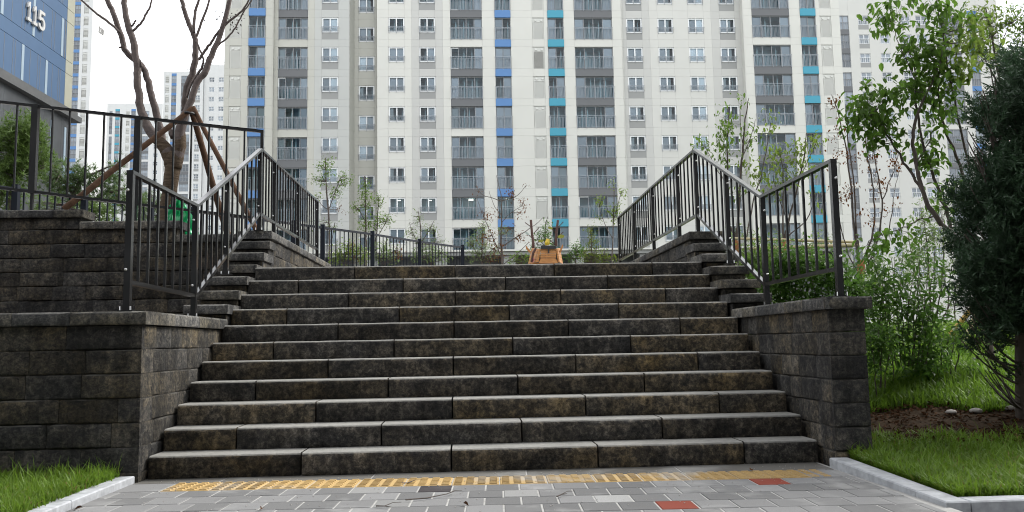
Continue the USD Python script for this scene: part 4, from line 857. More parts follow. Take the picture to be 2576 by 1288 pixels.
tree('sapling', 'feathery pale sapling in front of two small windows', 'tree', SY+2, [[(1059, 670, 2), (1059, 640, 2), (1059, 583, 1.6), (1052, 532, .9)], [(1059, 620, 1.2), (1038, 585, .9), (1030, 560, .6)], [(1059, 610, 1.2), (1082, 575, .9), (1092, 555, .6)]],
     [(1049, 548, 14, 20, 60), (1036, 585, 20, 17, 70), (1082, 574, 22, 17, 75), (1105, 605, 22, 12, 40), (1060, 610, 25, 18, 70)], .085, 'leafF', seed=33, aspect=.35, ground=GR)
tree('shrub', 'yellowing loose shrub behind the picket fence', 'shrub', SY-1, [[(868, 690, 1.6), (868, 655, 1.5), (872, 625, 1), (880, 600, .6)], [(868, 670, 1), (845, 630, .7)], [(868, 670, 1), (905, 625, .7)]],
     [(868, 632, 32, 28, 190), (845, 645, 22, 18, 80), (905, 640, 25, 24, 120), (886, 622, 8, 10, 22, 'leafD'), (893, 640, 6, 8, 14, 'leafD')], .09, 'leafY', seed=34, ground=GR)
tree('shrub', 'green shrub behind the middle of the picket fence', 'shrub', SY-.5, [[(965, 690, 1.6), (965, 650, 1.4), (970, 610, .8)], [(965, 670, 1), (990, 630, .7)], [(965, 670, 1), (945, 630, .7)]],
     [(960, 632, 30, 25, 170), (990, 640, 18, 20, 70), (1003, 640, 9, 18, 40, 'leafD'), (938, 645, 16, 14, 50)], .09, 'leafF', seed=35, ground=GR)
tree('shrub', 'pale green shrub behind the right end of the picket fence', 'shrub', SY, [[(1085, 690, 1.6), (1085, 650, 1.4), (1085, 615, .8)], [(1085, 670, 1), (1110, 635, .7)], [(1085, 670, 1), (1062, 630, .7)]],
     [(1080, 634, 32, 24, 190), (1112, 644, 20, 16, 70), (1050, 645, 18, 16, 60)], .085, 'leafF', seed=36, ground=GR)
tree('shrub', 'feathery green shrub left of the withered tree', 'shrub', SY+1, [[(1212, 690, 2), (1212, 640, 1.8), (1214, 590, 1.2), (1216, 560, .8)], [(1212, 660, 1.2), (1190, 620, .8)], [(1212, 660, 1.2), (1240, 625, .8)]],
     [(1214, 580, 20, 26, 130), (1198, 612, 28, 30, 190), (1232, 630, 30, 25, 150), (1190, 642, 20, 16, 70), (1250, 645, 22, 12, 40, 'leafD'), (1235, 650, 15, 9, 26, 'leafD')], .09, 'leafF', seed=37, aspect=.3, ground=GR)
tree('sapling', 'withered thin tree with a few brown leaves left of the wooden deer', 'tree', SY-1, [[(1265, 690, 3), (1264, 660, 2.8), (1261, 619, 2.4), (1262, 560, 1.8), (1262, 506, 1.3), (1255, 470, .8), (1248, 440, .5)], [(1262, 506, 1.1), (1240, 498, 1), (1216, 491, .8), (1196, 468, .5)], [(1262, 506, 1), (1285, 499, .9), (1302, 491, .8), (1324, 466, .5)], [(1264, 619, 1.4), (1305, 593, 1.1), (1340, 570, .8), (1367, 546, .5)], [(1262, 650, 1.4), (1248, 615, 1.2), (1234, 585, 1), (1215, 540, .7), (1198, 492, .4)], [(1268, 664, 1.2), (1300, 640, 1), (1330, 610, .7)], [(1262, 560, .9), (1280, 540, .8), (1310, 520, .5)], [(1262, 540, .9), (1245, 520, .7), (1230, 480, .5)]],
     [(1284, 486, 5, 18, 26), (1312, 500, 10, 16, 22), (1317, 535, 8, 8, 14), (1232, 545, 16, 22, 34), (1243, 590, 22, 12, 26), (1313, 597, 9, 6, 22), (1262, 580, 14, 14, 30, 'leafF'), (1283, 575, 10, 10, 14), (1300, 600, 6, 6, 8), (1222, 600, 16, 18, 30), (1198, 475, 4, 5, 6), (1322, 468, 3, 4, 5), (1250, 620, 18, 12, 26)], .085, 'leafD', seed=38, aspect=.4, droop=1.0, ground=GR)
tree('sapling', 'thin leafy sapling beside the far end of the right handrail', 'tree', SY+1, [[(1538, 690, 2), (1539, 653, 1.9), (1543, 568, 1.5), (1545, 480, 1), (1544, 450, .6)], [(1542, 560, 1), (1556, 510, .8), (1564, 480, .5)], [(1541, 600, 1), (1520, 560, .8), (1508, 520, .6)]],
     [(1512, 508, 12, 16, 40), (1546, 542, 11, 24, 70), (1563, 487, 9, 10, 26), (1505, 545, 14, 10, 16), (1540, 455, 6, 12, 14), (1556, 520, 8, 12, 22)], .09, 'leafY', seed=39, ground=GR)
tree('shrub', 'bright yellow-green upright shrub right of the wooden deer', 'shrub', SY, [[(1486, 690, 1.8), (1487, 650, 1.6), (1488, 600, 1), (1484, 570, .6)], [(1486, 660, 1), (1500, 625, .7)], [(1486, 660, 1), (1470, 635, .7)]],
     [(1485, 580, 12, 14, 50), (1489, 612, 15, 24, 110), (1480, 642, 26, 16, 120), (1505, 645, 18, 14, 60)], .09, 'leafLime', seed=40, aspect=.35, ground=GR)
tree('shrub', 'rounded green shrub beside the deer on its right', 'shrub', SY+1.2, [[(1448, 690, 1.6), (1449, 650, 1.5), (1450, 620, .8)], [(1448, 660, 1), (1430, 635, .7)]], [(1450, 624, 20, 16, 90), (1440, 645, 24, 14, 100), (1465, 640, 12, 14, 40)], .09, 'leafS', seed=41, ground=GR)
tree('shrub', 'dark green bush growing behind the deer antlers', 'shrub', SY+1.5, [[(1372, 690, 1.8), (1372, 630, 1.6), (1371, 585, 1), (1378, 545, .6)], [(1372, 620, 1), (1352, 600, .7)], [(1372, 620, 1), (1392, 590, .7)]], [(1370, 590, 20, 20, 110), (1373, 565, 10, 16, 36), (1350, 615, 20, 18, 70), (1390, 618, 16, 20, 60)], .09, 'leafS', seed=42, ground=GR)
tree('shrub', 'low bright bush at the left foot of the wooden deer', 'shrub', SY-.5, [[(1312, 690, 1.4), (1312, 655, 1.2), (1314, 640, .8)]], [(1312, 650, 24, 12, 110), (1290, 655, 14, 8, 36)], .085, 'leafG', seed=43, ground=GR)
tree('shrub', 'small lime bush in front of the far handrail posts', 'shrub', SY, [[(1520, 690, 1.4), (1520, 655, 1.2), (1521, 630, .7)]], [(1521, 644, 14, 16, 70), (1545, 652, 14, 8, 30)], .085, 'leafLime', seed=44, ground=GR)

# right side, near to far
RG = 1.07
g1 = tree('sapling', 'tall green sapling behind the peak of the right handrail', 'tree', 7.6, [[(1852, 720, 4.5), (1852, 640, 4.2), (1850, 600, 4), (1832, 553, 3), (1830, 407, 2.3), (1833, 269, 1)], [(1853, 600, 3.6), (1863, 441, 3), (1868, 372, 2.6), (1878, 282, 1.6), (1884, 246, .8)], [(1870, 640, 2), (1895, 506, 1.8), (1916, 433, 1.5), (1938, 312, .9)], [(1866, 400, 1.3), (1890, 340, 1), (1900, 300, .6)], [(1830, 470, 1.2), (1800, 420, 1), (1775, 370, .7)], [(1868, 360, 1), (1862, 300, .8), (1866, 258, .5)]],
     [(1830, 300, 22, 40, 70), (1822, 358, 32, 26, 85), (1770, 366, 20, 22, 42), (1893, 345, 22, 30, 55), (1853, 262, 8, 20, 12), (1935, 308, 15, 24, 30, 'leafY'), (1820, 400, 26, 14, 30), (1885, 420, 20, 30, 34, 'leafY'), (1917, 440, 24, 30, 40, 'leafY'), (1868, 470, 30, 30, 24)], .085, 'leafG', seed=51, aspect=.5, droop=1.1, ground=1.5, individual=120, shape=leaf_shape)
g2 = tree('sapling', 'yellow-green sapling in front of the teal bands on the right', 'tree', 7.8, [[(1971, 730, 4.5), (1971, 660, 4.2), (1971, 610, 3.4), (1998, 506, 2.4), (2022, 390, 1.8), (2028, 335, .9)], [(1971, 610, 2.6), (1970, 520, 2), (1969, 441, 1.5), (1962, 380, .8)], [(1985, 560, 1.6), (1960, 500, 1.3), (1945, 440, .8)], [(2010, 450, 1.3), (2040, 390, 1), (2058, 345, .6)], [(1975, 600, 1.8), (2035, 540, 1.4), (2050, 470, .8)]],
     [(1955, 395, 34, 34, 75), (1968, 450, 30, 34, 70), (2016, 372, 26, 42, 75), (2054, 350, 18, 20, 32), (1995, 420, 24, 30, 34), (1940, 470, 24, 24, 30), (2045, 420, 16, 26, 22), (2050, 500, 12, 20, 14)], .085, 'leafY', seed=52, aspect=.5, droop=1.1, ground=1.5, individual=120, shape=leaf_shape)
for u, yy, z0 in ((1852, 7.58, 0), (1971, 7.78, 1)):
    p = at(u, 628, yy); q = at(u, 605 if z0 == 0 else 600, yy)
    obj('rope_binding', MB().tube([p-[0, 0, .10], p, q], [.045, .055, .04], 9), 'rope', (g1, g2)[z0], smooth=True)
dead = tree('sapling', 'many-stemmed sapling with withered brown leaves, orange rope at its fork', 'tree', 5.6, [[(2168, 800, 5.5), (2167, 730, 5), (2166, 690, 5), (2165, 655, 5.5)], [(2163, 665, 3), (2150, 590, 2.7), (2143, 500, 2.4), (2131, 390, 2), (2115, 310, 1.5), (2092, 238, .9)], [(2162, 660, 2.8), (2153, 560, 2.4), (2147, 460, 2), (2135, 370, 1.7), (2128, 262, .8)], [(2168, 660, 2.6), (2196, 585, 2.4), (2200, 520, 2.1), (2192, 440, 1.8), (2180, 380, 1.5), (2175, 292, .8)], [(2169, 665, 2.6), (2212, 590, 2.3), (2218, 504, 2), (2205, 420, 1.6), (2190, 350, .9)], [(2218, 504, 1.6), (2240, 450, 1.3), (2262, 385, .7)], [(2170, 668, 1.8), (2235, 585, 1.5), (2249, 480, .9), (2262, 430, .5)], [(2160, 690, 1.8), (2130, 620, 1.5), (2105, 520, 1.2), (2095, 430, .7)], [(2172, 690, 1.6), (2195, 640, 1.3), (2215, 560, 1)]],
     [(2096, 260, 12, 22, 20), (2112, 320, 14, 26, 26), (2135, 400, 20, 34, 34), (2140, 480, 22, 36, 34), (2190, 400, 20, 36, 46), (2192, 340, 18, 24, 26), (2212, 470, 24, 34, 34), (2252, 410, 14, 24, 36), (2180, 540, 26, 26, 26), (2110, 480, 16, 34, 18), (2100, 400, 12, 24, 14), (2235, 520, 14, 28, 18), (2095, 350, 8, 30, 8)], .05, 'leafD', seed=53, aspect=.6, droop=1.2, ground=1.0, individual=300, shape=leaf_shape)
p = at(2166, 672, 5.58); obj('rope_binding', MB().tube([p-[0, 0, .13], p-[0, 0, .05], p+[0, 0, .04], p+[0, 0, .11]], [.05, .062, .058, .045], 10), 'rope', dead, smooth=True)
# bamboo poles tied between the trees
for a, b, ya, yb, r, lab in (((1846, 600), (2160, 609), 7.5, 5.65, 3.2, 'upper of the two bamboo poles tied between the young trees'), ((1885, 626), (2160, 616), 7.4, 5.6, 4.0, 'lower, paler bamboo pole tied between the young trees')):
    p, q = at(*a, ya), at(*b, yb); bp = thing('bamboo_pole', lab, 'pole', p); P = np.stack([p+(q-p)*f for f in np.linspace(0, 1, 15)]); R_ = np.where(np.arange(15) % 2, 1.0, 1.18)*r*pxm(6.5)
    obj('pole', MB().tube(P, R_, 8), 'bamboo', bp, smooth=True)

# dense shrubs along the outer side of the right handrail
def shrub(label, y, u0, u1, vtop, vbot, n, lsize, mat, seed, ground, aspect=.42, ind=0, stems=7, shape=leaf_simple, cat='shrub'):
    rg = np.random.RandomState(seed); um = (u0+u1)/2; st_ = []
    for i in range(stems):
        u = u0+(u1-u0)*(i+.5)/stems+rg.uniform(-6, 6); b = um+(u-um)*.45; top = vtop+rg.uniform(0, .35)*(vbot-vtop)
        st_.append([(b, vbot+15, 1.6), ((b+u)/2, (vbot+top)/2+rg.uniform(-8, 8), 1.3), (u, top, .6)])
    cl = []
    for i in range(max(6, n//60)):
        u = rg.uniform(u0, u1); v = rg.uniform(vtop+8, vbot-5); e = 1-abs(u-um)/(u1-u0)*.7; v = vtop+(v-vtop)*1+(1-e)*20
        cl.append((u, v, (u1-u0)*.16+6, (vbot-vtop)*.13+6, 60))
    return tree('shrub', label, cat, y, st_, cl, lsize, mat, seed=seed, aspect=aspect, depth=.8, ground=ground, trunk_name='stem', individual=ind, shape=shape, twig=False, droop=.35)
shrub('leafy green shrub behind the first bars of the right handrail', 4.6, 1925, 2045, 625, 790, 1100, .095, 'leafS', 61, 1.0)
shrub('dense shrub behind the end post of the right handrail', 4.3, 2030, 2165, 640, 800, 1200, .095, 'leafS', 62, 1.0)
shrub('light green shrub behind the stepped right caps', 6.0, 1840, 1960, 612, 760, 900, .09, 'leafG', 63, 1.2)
shrub('pale bushy growth behind the rope-bound saplings', 9.5, 1860, 2110, 585, 720, 1100, .095, 'leafF', 64, 1.2)
shrub('bushy shrub right of the brown-leaved sapling', 4.8, 2150, 2265, 690, 830, 560, .085, 'leafG', 65, .95)
shrub('airy pale shrub farther back between sapling and conifer', 9.0, 2170, 2330, 640, 850, 620, .08, 'leafF', 66, 1.07)
tree('thin_tree', 'thin many-stemmed tree with grey-green leaves before the white wall', 'tree', 11.0, [[(2345, 850, 2.6), (2340, 760, 2.3), (2335, 660, 1.8), (2325, 560, 1)], [(2346, 840, 2), (2365, 740, 1.7), (2375, 640, 1.2), (2372, 560, .7)], [(2343, 840, 2), (2315, 740, 1.7), (2295, 650, 1.2), (2285, 590, .7)], [(2348, 840, 1.8), (2400, 740, 1.5), (2420, 660, 1)], [(2344, 845, 1.6), (2350, 700, 1.3), (2352, 600, .7)], [(2330, 845, 1.5), (2300, 780, 1.2), (2270, 720, .8)], [(2380, 850, 1.8), (2385, 760, 1.5), (2392, 690, 1)], [(2405, 850, 1.8), (2402, 770, 1.5), (2430, 700, 1)]],
     [(2330, 590, 40, 34, 130), (2300, 640, 40, 34, 130), (2370, 600, 34, 40, 110), (2340, 540, 40, 26, 60), (2400, 660, 26, 40, 60), (2280, 700, 34, 34, 80), (2350, 690, 40, 34, 90), (2330, 760, 44, 30, 70), (2395, 760, 24, 34, 36), (2345, 500, 34, 24, 34)], .105, 'leafF', seed=67, aspect=.4, depth=1.4, ground=RG)
shrub('leafy shrub with long bare stems right of the pier', 1.7, 2190, 2385, 640, 905, 1150, .088, 'leafS', 68, .38, ind=260, stems=10, shape=leaf_shape)
shrub('small low sprig growing beside the pier wall', 1.2, 2185, 2245, 800, 960, 130, .06, 'leafS', 69, .33, stems=4)
shrub('side shoots of a shrub reaching toward the conifer', 1.9, 2320, 2440, 820, 930, 130, .075, 'leafB', 70, .4, stems=5, ind=80, shape=leaf_shape)

# broad-leaved tree at the right
dog = tree('broadleaf_tree', 'broad-leaved tree with slender forked stems beside the dark conifer', 'tree', 2.6, [[(2500, 960, 9), (2470, 760, 8.5), (2440, 650, 8), (2419, 616, 7.5), (2354, 545, 6.5), (2323, 490, 5.5), (2303, 404, 5), (2295, 348, 4.5), (2311, 280, 3.6), (2351, 192, 2.4), (2370, 120, 1.4)], [(2330, 500, 4), (2296, 440, 3.6), (2268, 400, 3.2), (2245, 360, 2.8), (2225, 330, 2.2), (2200, 280, 1.4)], [(2440, 680, 6), (2401, 596, 5), (2378, 521, 4.5), (2350, 446, 4), (2318, 345, 3.4), (2303, 250, 2.8), (2303, 190, 1.8), (2280, 110, 1.1)], [(2450, 560, 5), (2415, 416, 4), (2380, 332, 3), (2362, 260, 2.2), (2365, 150, 1.3)], [(2347, 545, 2.2), (2310, 555, 1.9), (2272, 575, 1.6), (2225, 590, 1.2), (2185, 606, .8)], [(2440, 420, 3.4), (2400, 250, 2.6), (2375, 110, 1.8), (2360, 20, 1)], [(2303, 200, 1.6), (2270, 130, 1.2), (2245, 60, .8)], [(2303, 404, 2), (2330, 370, 1.6), (2345, 330, 1.2)], [(2260, 385, 1.8), (2220, 310, 1.3), (2180, 270, .9)], [(2375, 540, 1.6), (2385, 500, 1.3), (2380, 470, .8)]],
     [(2168, 285, 40, 36, 85), (2205, 255, 44, 34, 95), (2228, 290, 30, 34, 60), (2190, 310, 30, 16, 40), (2198, 348, 24, 20, 34), (2250, 42, 38, 42, 62), (2225, 38, 20, 20, 22), (2343, 14, 44, 22, 44), (2320, 130, 52, 42, 110), (2345, 185, 44, 34, 80), (2290, 130, 34, 36, 50), (2277, 216, 46, 22, 60), (2315, 222, 34, 28, 50), (2366, 255, 36, 44, 70), (2355, 310, 30, 24, 36), (2335, 380, 22, 34, 50), (2336, 415, 16, 18, 20), (2385, 62, 50, 40, 80), (2430, 100, 46, 60, 80, 'leafY'), (2400, 180, 40, 50, 70, 'leafY'), (2265, 583, 28, 16, 26), (2192, 622, 20, 18, 24), (2230, 600, 20, 10, 12), (2378, 480, 28, 20, 30), (2370, 520, 16, 14, 14), (2260, 335, 16, 12, 14)], .098, 'leafB', seed=71, aspect=.55, droop=1.0, depth=.9, ground=.45, individual=300, shape=leaf_shape)
tree('fine_leaved_tree', 'fine-leaved tree against the sky at the top right corner', 'tree', 4.2, [[(2560, 900, 8), (2540, 500, 7), (2520, 250, 4), (2500, 120, 2.5), (2480, 20, 1.5)], [(2530, 300, 3), (2560, 180, 2), (2575, 80, 1)], [(2515, 220, 2.5), (2470, 130, 1.6), (2450, 60, 1)], [(2505, 140, 1.6), (2540, 60, 1)]],
     [(2460, 40, 40, 40, 170, 'leafY'), (2500, 60, 40, 44, 200, 'leafY'), (2545, 70, 40, 50, 230), (2480, 130, 40, 40, 200, 'leafY'), (2530, 150, 46, 40, 230), (2450, 110, 30, 30, 120, 'leafY'), (2570, 200, 34, 50, 100), (2560, 20, 40, 30, 60)], .07, 'leafG', seed=72, aspect=.4, ground=.8)

# dark conifer at the right edge
cy = .55
rng = np.random.RandomState(81); cb_ = np.append(at(2570, 1060, cy)[:2], .28)
con = thing('conifer', 'dense dark blue-green conifer filling the right edge', 'tree', cb_)
ztop_c = at(2580, 150, cy)[2]; stem = [np.array([cb_[0]+.02*i, cb_[1], .25+(ztop_c-.3)*i/10]) for i in range(11)]; obj('trunk', MB().tube(stem, np.linspace(.05, .012, 11), 8), 'bark2', con, smooth=True)
def outline(v):    # left edge of the crown on the measuring grid
    return np.interp(v, [60, 120, 160, 180, 250, 300, 350, 400, 450, 520, 600, 650, 700, 760, 800, 860, 900, 960, 1010], [2600, 2530, 2480, 2462, 2446, 2436, 2424, 2414, 2408, 2404, 2398, 2408, 2420, 2412, 2402, 2404, 2432, 2472, 2530])
for b in range(64):
    v = rng.uniform(160, 985); ue = outline(v)+rng.uniform(6, 60)
    tip = at(ue, v, cy+rng.uniform(-.38, .38)); z0 = max(.35, tip[2]-rng.uniform(.25, .6)); root = np.array([cb_[0]+.02, cb_[1], z0])
    pth = smooth_path([root, root*.55+tip*.45+np.array([0, 0, -.06]), tip], 3); obj('branch', MB().tube(pth, np.linspace(.013, .004, len(pth)), 5), 'bark2', con)
n = 34000; vq = rng.uniform(40, 1000, n); uq = rng.uniform(2380, 2800, n); dq = rng.uniform(-.55, .55, n)
inside = uq-(outline(vq)+14+40*np.abs(dq/.55)**2*1.5)
P = np.array([at(u_, v_, cy+d_) for u_, v_, d_ in zip(uq, vq, dq)])
cl_ = meshkit.fbm(P*np.array([4.5, 4.5, 3.2]), 3, 31)
edge = np.clip(inside/70, 0, 1); thin = np.interp(vq, [40, 110, 170, 840, 900, 1000], [.30, .12, .03, .02, .16, .34])
big = meshkit.fbm(P*np.array([2.1, 2.1, 2.6]), 2, 77); inside = inside+230*(big-.5); edge = np.clip(inside/80, 0, 1)
keep = (inside > -12) & (cl_ > .675-.27*edge+thin-.10*(vq < 840)) & (rng.rand(n) < np.interp(vq, [800, 900, 1000], [1, .75, .3]))
P = P[keep]; n = len(P); inn = P-np.array([cb_[0]+.03, cb_[1], 0]); inn[:, 2] = 0; inn /= np.linalg.norm(inn, axis=1, keepdims=True)+.15
d = inn*.55+rng.normal(size=(n, 3))*.38+np.array([0, 0, .55]); d /= np.linalg.norm(d, axis=1, keepdims=True); s_ = np.cross(d, rng.normal(size=(n, 3))); s_ /= np.linalg.norm(s_, axis=1, keepdims=True); l = rng.uniform(.07, .16, n)[:, None]
VV = []
for j in range(10):
    f = j/10; c = P+d*l*f; sd = s_*(1 if j % 2 else -1)+d*.9+rng.normal(size=(n, 3))*.3; sd /= np.linalg.norm(sd, axis=1, keepdims=True); w = np.cross(sd, rng.normal(size=(n, 3))); w *= .0075/(np.linalg.norm(w, axis=1, keepdims=True)+1e-6); ll = l*.5*(1-.4*f)
    VV.append(np.stack([c-w, c+w, c+sd*ll+w*.4], 1))
VV = np.concatenate(VV, 0).reshape(-1, 3); obj('foliage', (VV, np.arange(len(VV)).reshape(-1, 3)), 'yew', con, kind='stuff')
# prop stakes behind the conifer
for a, b, ya, yb, r, mat, lab in (((2470, 745), (2385, 845), 3.9, 4.2, 6.5, 'stakeY', 'yellow round stake propping a tree behind the conifer, left one'), ((2475, 750), (2418, 872), 3.9, 3.7, 6, 'bamboo', 'pale stake just right of the yellow prop stake')):
    p, q = at(*a, ya), at(*b, yb); q[2] = min(q[2], H(q[0], q[1])+.05); sk = thing('prop_stake', lab, 'stake', q); obj('pole', MB().tube([q, (p+q)/2, p], np.array([1.05, 1, .95])*r*pxm(4), 10), mat, sk, smooth=60)

# ------------------------------------------------------------------ wooden deer play figure on the plaza
DY = 17.0
dr = thing('wooden_deer', 'orange timber deer play figure with leafy antlers at the top of the stairs', 'play figure', np.append(at(1370, 660, DY)[:2], 1.98))
def dz(u, v, dy=0): return at(1182.3+u*.1709, 465.4+v*.1709, DY+dy)
# head: front planks, flared sides, chin
for i in range(4):
    v0, v1 = 937+i*34, 937+(i+1)*34-3; sl = 3*i
    q = [dz(1043-sl*.8, v1), dz(1262+sl*.8, v1), dz(1262+sl*.8, v1, .06), dz(1043-sl*.8, v1, .06), dz(1043-sl*.6, v0), dz(1262+sl*.6, v0), dz(1262+sl*.6, v0, .06), dz(1043-sl*.6, v0, .06)]
    obj('plank', MB().hexa(q), 'deer', dr)
for sg, ub, ut, fb_, ft in ((-1, 880, 930, 1010, 1043), (1, 1345, 1300, 1295, 1262)):
    n = 5
    for i in range(n):
        f0, f1 = i/n, (i+.94)/n
        def P_(f, back): 
            a = dz(fb_+(ft-fb_)*f, 1135-(1135-937)*f) if not back else dz(ub+(ut-ub)*f, 1160-(1160-925)*f, .9); return a
        c = [P_(f0, 0), P_(f0, 1), P_(f1, 1), P_(f1, 0)]; n_ = np.array([sg*.05, 0, 0])
        obj('plank', MB().add(c+[x+n_ for x in c], [[0, 1, 2, 3], [7, 6, 5, 4], [0, 4, 5, 1], [1, 5, 6, 2], [2, 6, 7, 3], [3, 7, 4, 0]]), 'deer', dr)
    e = sg; obj('ear', MB().hexa([dz(1105+e*205, 985, .35), dz(1105+e*230, 1000, .35), dz(1105+e*230, 1000, .45), dz(1105+e*205, 985, .45), dz(1105+e*255, 868, .35), dz(1105+e*268, 900, .35), dz(1105+e*268, 900, .45), dz(1105+e*255, 868, .45)] if e > 0 else [dz(1105+e*230, 1000, .35), dz(1105+e*205, 985, .35), dz(1105+e*205, 985, .45), dz(1105+e*230, 1000, .45), dz(1105+e*285, 930, .35), dz(1105+e*280, 888, .35), dz(1105+e*280, 888, .45), dz(1105+e*285, 930, .45)]), 'deer', dr)
    obj('side_strap', MB().tube([dz(1105+e*135, 930, .1), dz(1105+e*175, 1000, .1), dz(1105+e*200, 1135, .2)], .035, 5), 'deerbr', dr)
obj('nose_pad', MB().hexa([dz(1040, 940, -.03), dz(1265, 940, -.03), dz(1258, 905, .5), dz(1050, 905, .5), dz(1046, 898, -.03), dz(1262, 898, -.03), dz(1256, 893, .5), dz(1052, 893, .5)]), 'rubber', dr)
obj('latch', MB().box(*(dz(1146, 1000)-[0, .03, 0]), *(dz(1166, 942)+[0, .0, 0])), 'rubber', dr)
obj('chin', MB().hexa([dz(1010, 1150, -.02), dz(1300, 1150, -.02), dz(1300, 1150, .8), dz(1010, 1150, .8), dz(1042, 1078, -.02), dz(1262, 1078, -.02), dz(1262, 1078, .8), dz(1042, 1078, .8)]), 'deer', dr)
obj('tongue', MB().tube([dz(915, 1135, .25), dz(935, 1085, .2), dz(945, 1082, .2)], [.03, .035, .01], 6), 'pink', dr)
for pts, r in (([(935, 925), (930, 830), (912, 700), (897, 515)], 17), ([(1270, 895), (1268, 780), (1280, 640), (1296, 518)], 17)):
    obj('antler', MB().tube([dz(u, v, .5) for u, v in pts], np.linspace(1.3, 1.1, len(pts))*r*.1709*pxm(DY), 9), 'deerbr', dr, smooth=True)
for pts in ([(905, 620), (810, 552)], [(940, 712), (1018, 624)], [(915, 785), (850, 720)], [(1300, 620), (1375, 542)], [(1262, 712), (1200, 640)], [(1280, 780), (1375, 690)], [(1255, 885), (1160, 795)], [(975, 870), (1020, 830)]):
    obj('antler_tine', MB().tube([dz(u, v, .5) for u, v in pts], 7*.1709*pxm(DY), 6), 'deerbr', dr)
def board_leaf(u, v, ru, rv, ang, mat):
    c = dz(u, v, .45); g = np.linspace(0, 2*np.pi, 17)[:-1]; k = .1709*pxm(DY); a = np.stack([np.cos(g)*ru*k, np.sin(g)*rv*k*np.abs(np.sin(g))**.3], 1); R2 = np.array([[math.cos(ang), -math.sin(ang)], [math.sin(ang), math.cos(ang)]]); a = a@R2.T
    v_ = np.vstack([np.stack([c[0]+a[:, 0], np.full(16, c[1]), c[2]+a[:, 1]], 1), np.stack([c[0]+a[:, 0], np.full(16, c[1]+.03), c[2]+a[:, 1]], 1), [c], [c+[0, .03, 0]]]); f = []
    for i in range(16): j = (i+1) % 16; f += [[32, i, j], [33, 16+j, 16+i], [i, 16+i, 16+j], [i, 16+j, j]]
    obj('leaf_board', MB().add(v_, f), mat, dr)
for a in ((1185, 633, 36, 20, -.3, 'olive'), (1340, 757, 52, 29, .1, 'olive'), (1045, 822, 42, 21, 0, 'olive'), (842, 714, 38, 16, -.7, 'glaucous')): board_leaf(*a)
obj('crest', MB().tube([dz(1140, 885, .5), dz(1135, 850, .5), dz(1148, 795, .5)], [.07, .085, .05], 6), 'yel', dr)
bz = at(1370, 660, DY); obj('body', MB().hexa([bz+[-.45, .4, -.9], bz+[.45, .4, -.9], bz+[.45, 2.6, -.9], bz+[-.45, 2.6, -.9], bz+[-.35, .4, .02], bz+[.35, .4, .02], bz+[.35, 2.6, -.1], bz+[-.35, 2.6, -.1]]), 'deer', dr)
for sx in (-.3, .3):
    for yy in (.6, 2.3): obj('leg', MB().box(bz[0]+sx-.08, bz[1]+yy-.08, 1.98, bz[0]+sx+.08, bz[1]+yy+.08, bz[2]-.85), 'deerbr', dr)

# ------------------------------------------------------------------ grass
def blades(rng, P, hlo, hhi, lean=.5, w=.0045):
    n = len(P); h = rng.uniform(hlo, hhi, n)*rng.uniform(.6, 1.15, n); a = rng.uniform(0, 2*np.pi, n); d = np.stack([np.cos(a), np.sin(a), np.zeros(n)], 1); s = np.stack([-np.sin(a), np.cos(a), np.zeros(n)], 1)*w
    le = rng.uniform(.1, lean, n)[:, None]*h[:, None]; up = np.array([0, 0, 1.])
    b = P; m1 = P+up*h[:, None]*.55+d*le*.35; t = P+up*h[:, None]*(1-.25*le/h[:, None])+d*le*1.15
    V = np.stack([b-s, b+s, m1+s*.8, m1-s*.8, t], 1).reshape(-1, 3); i = np.arange(n)[:, None]*5
    F_ = np.vstack([i+[0, 1, 2], i+[0, 2, 3], i+[3, 2, 4]]); return V, F_
rng = np.random.RandomState(91)
n = 17000; x = rng.uniform(-4.6, -3.06, n); y = rng.uniform(-1.75, -.17, n); P = np.stack([x, y, np.full(n, .04)], 1); cl_ = meshkit.fbm(P*np.array([5, 5, 1]), 3)
V, F_ = blades(rng, P, .05, .14, .8); V2, F2 = blades(rng, P[::14]+rng.normal(size=P[::14].shape)*[.03, .03, 0], .13, .22, .7)
obj('grass', (np.vstack([V, V2]), np.vstack([F_, F2+len(V)])), 'grass', kind='stuff', category='grass', label='bright green grass in front of the left wall')
n = 46000; x = 2.66+rng.power(.6, n)*2.6; y = rng.uniform(-1.73, .25, n); keep = (meshkit.fbm(np.stack([x*3, y*3, x*0], 1), 3, 9)+.25*(.1-y) > .32) & (x < 2.66+3.0); x, y = x[keep], y[keep]
P = np.stack([x, y, H(x, y)-.01], 1); V, F_ = blades(rng, P, .035, .11, .9); V2, F2 = blades(rng, P[::18], .10, .19, .8)
obj('grass', (np.vstack([V, V2]), np.vstack([F_, F2+len(V)])), 'grass', kind='stuff', category='grass', label='bright green grass inside the right kerb')
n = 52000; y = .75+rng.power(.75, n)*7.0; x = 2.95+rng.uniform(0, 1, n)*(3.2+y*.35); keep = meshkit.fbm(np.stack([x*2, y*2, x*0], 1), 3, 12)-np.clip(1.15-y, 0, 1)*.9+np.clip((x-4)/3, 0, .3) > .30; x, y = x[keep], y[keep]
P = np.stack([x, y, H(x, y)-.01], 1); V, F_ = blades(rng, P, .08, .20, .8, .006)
obj('grass', (V, F_), 'grassSunlit', kind='stuff', category='grass', label='bank grass with sunlight put into its colour, between shrub and conifer')
M['straw'] = leaf('straw_blade', (.30, .24, .10), .3, .4, rough=.9)
n = 1100; x = rng.uniform(-4.4, -3.07, n); y = rng.uniform(-1.75, -.2, n); P = np.stack([x, y, np.full(n, .045)], 1); V, F_ = blades(rng, P, .04, .12, 1.3); obj('dry_grass', (V, F_), 'straw', kind='stuff', category='grass', label='dry straw blades mixed into the left lawn')
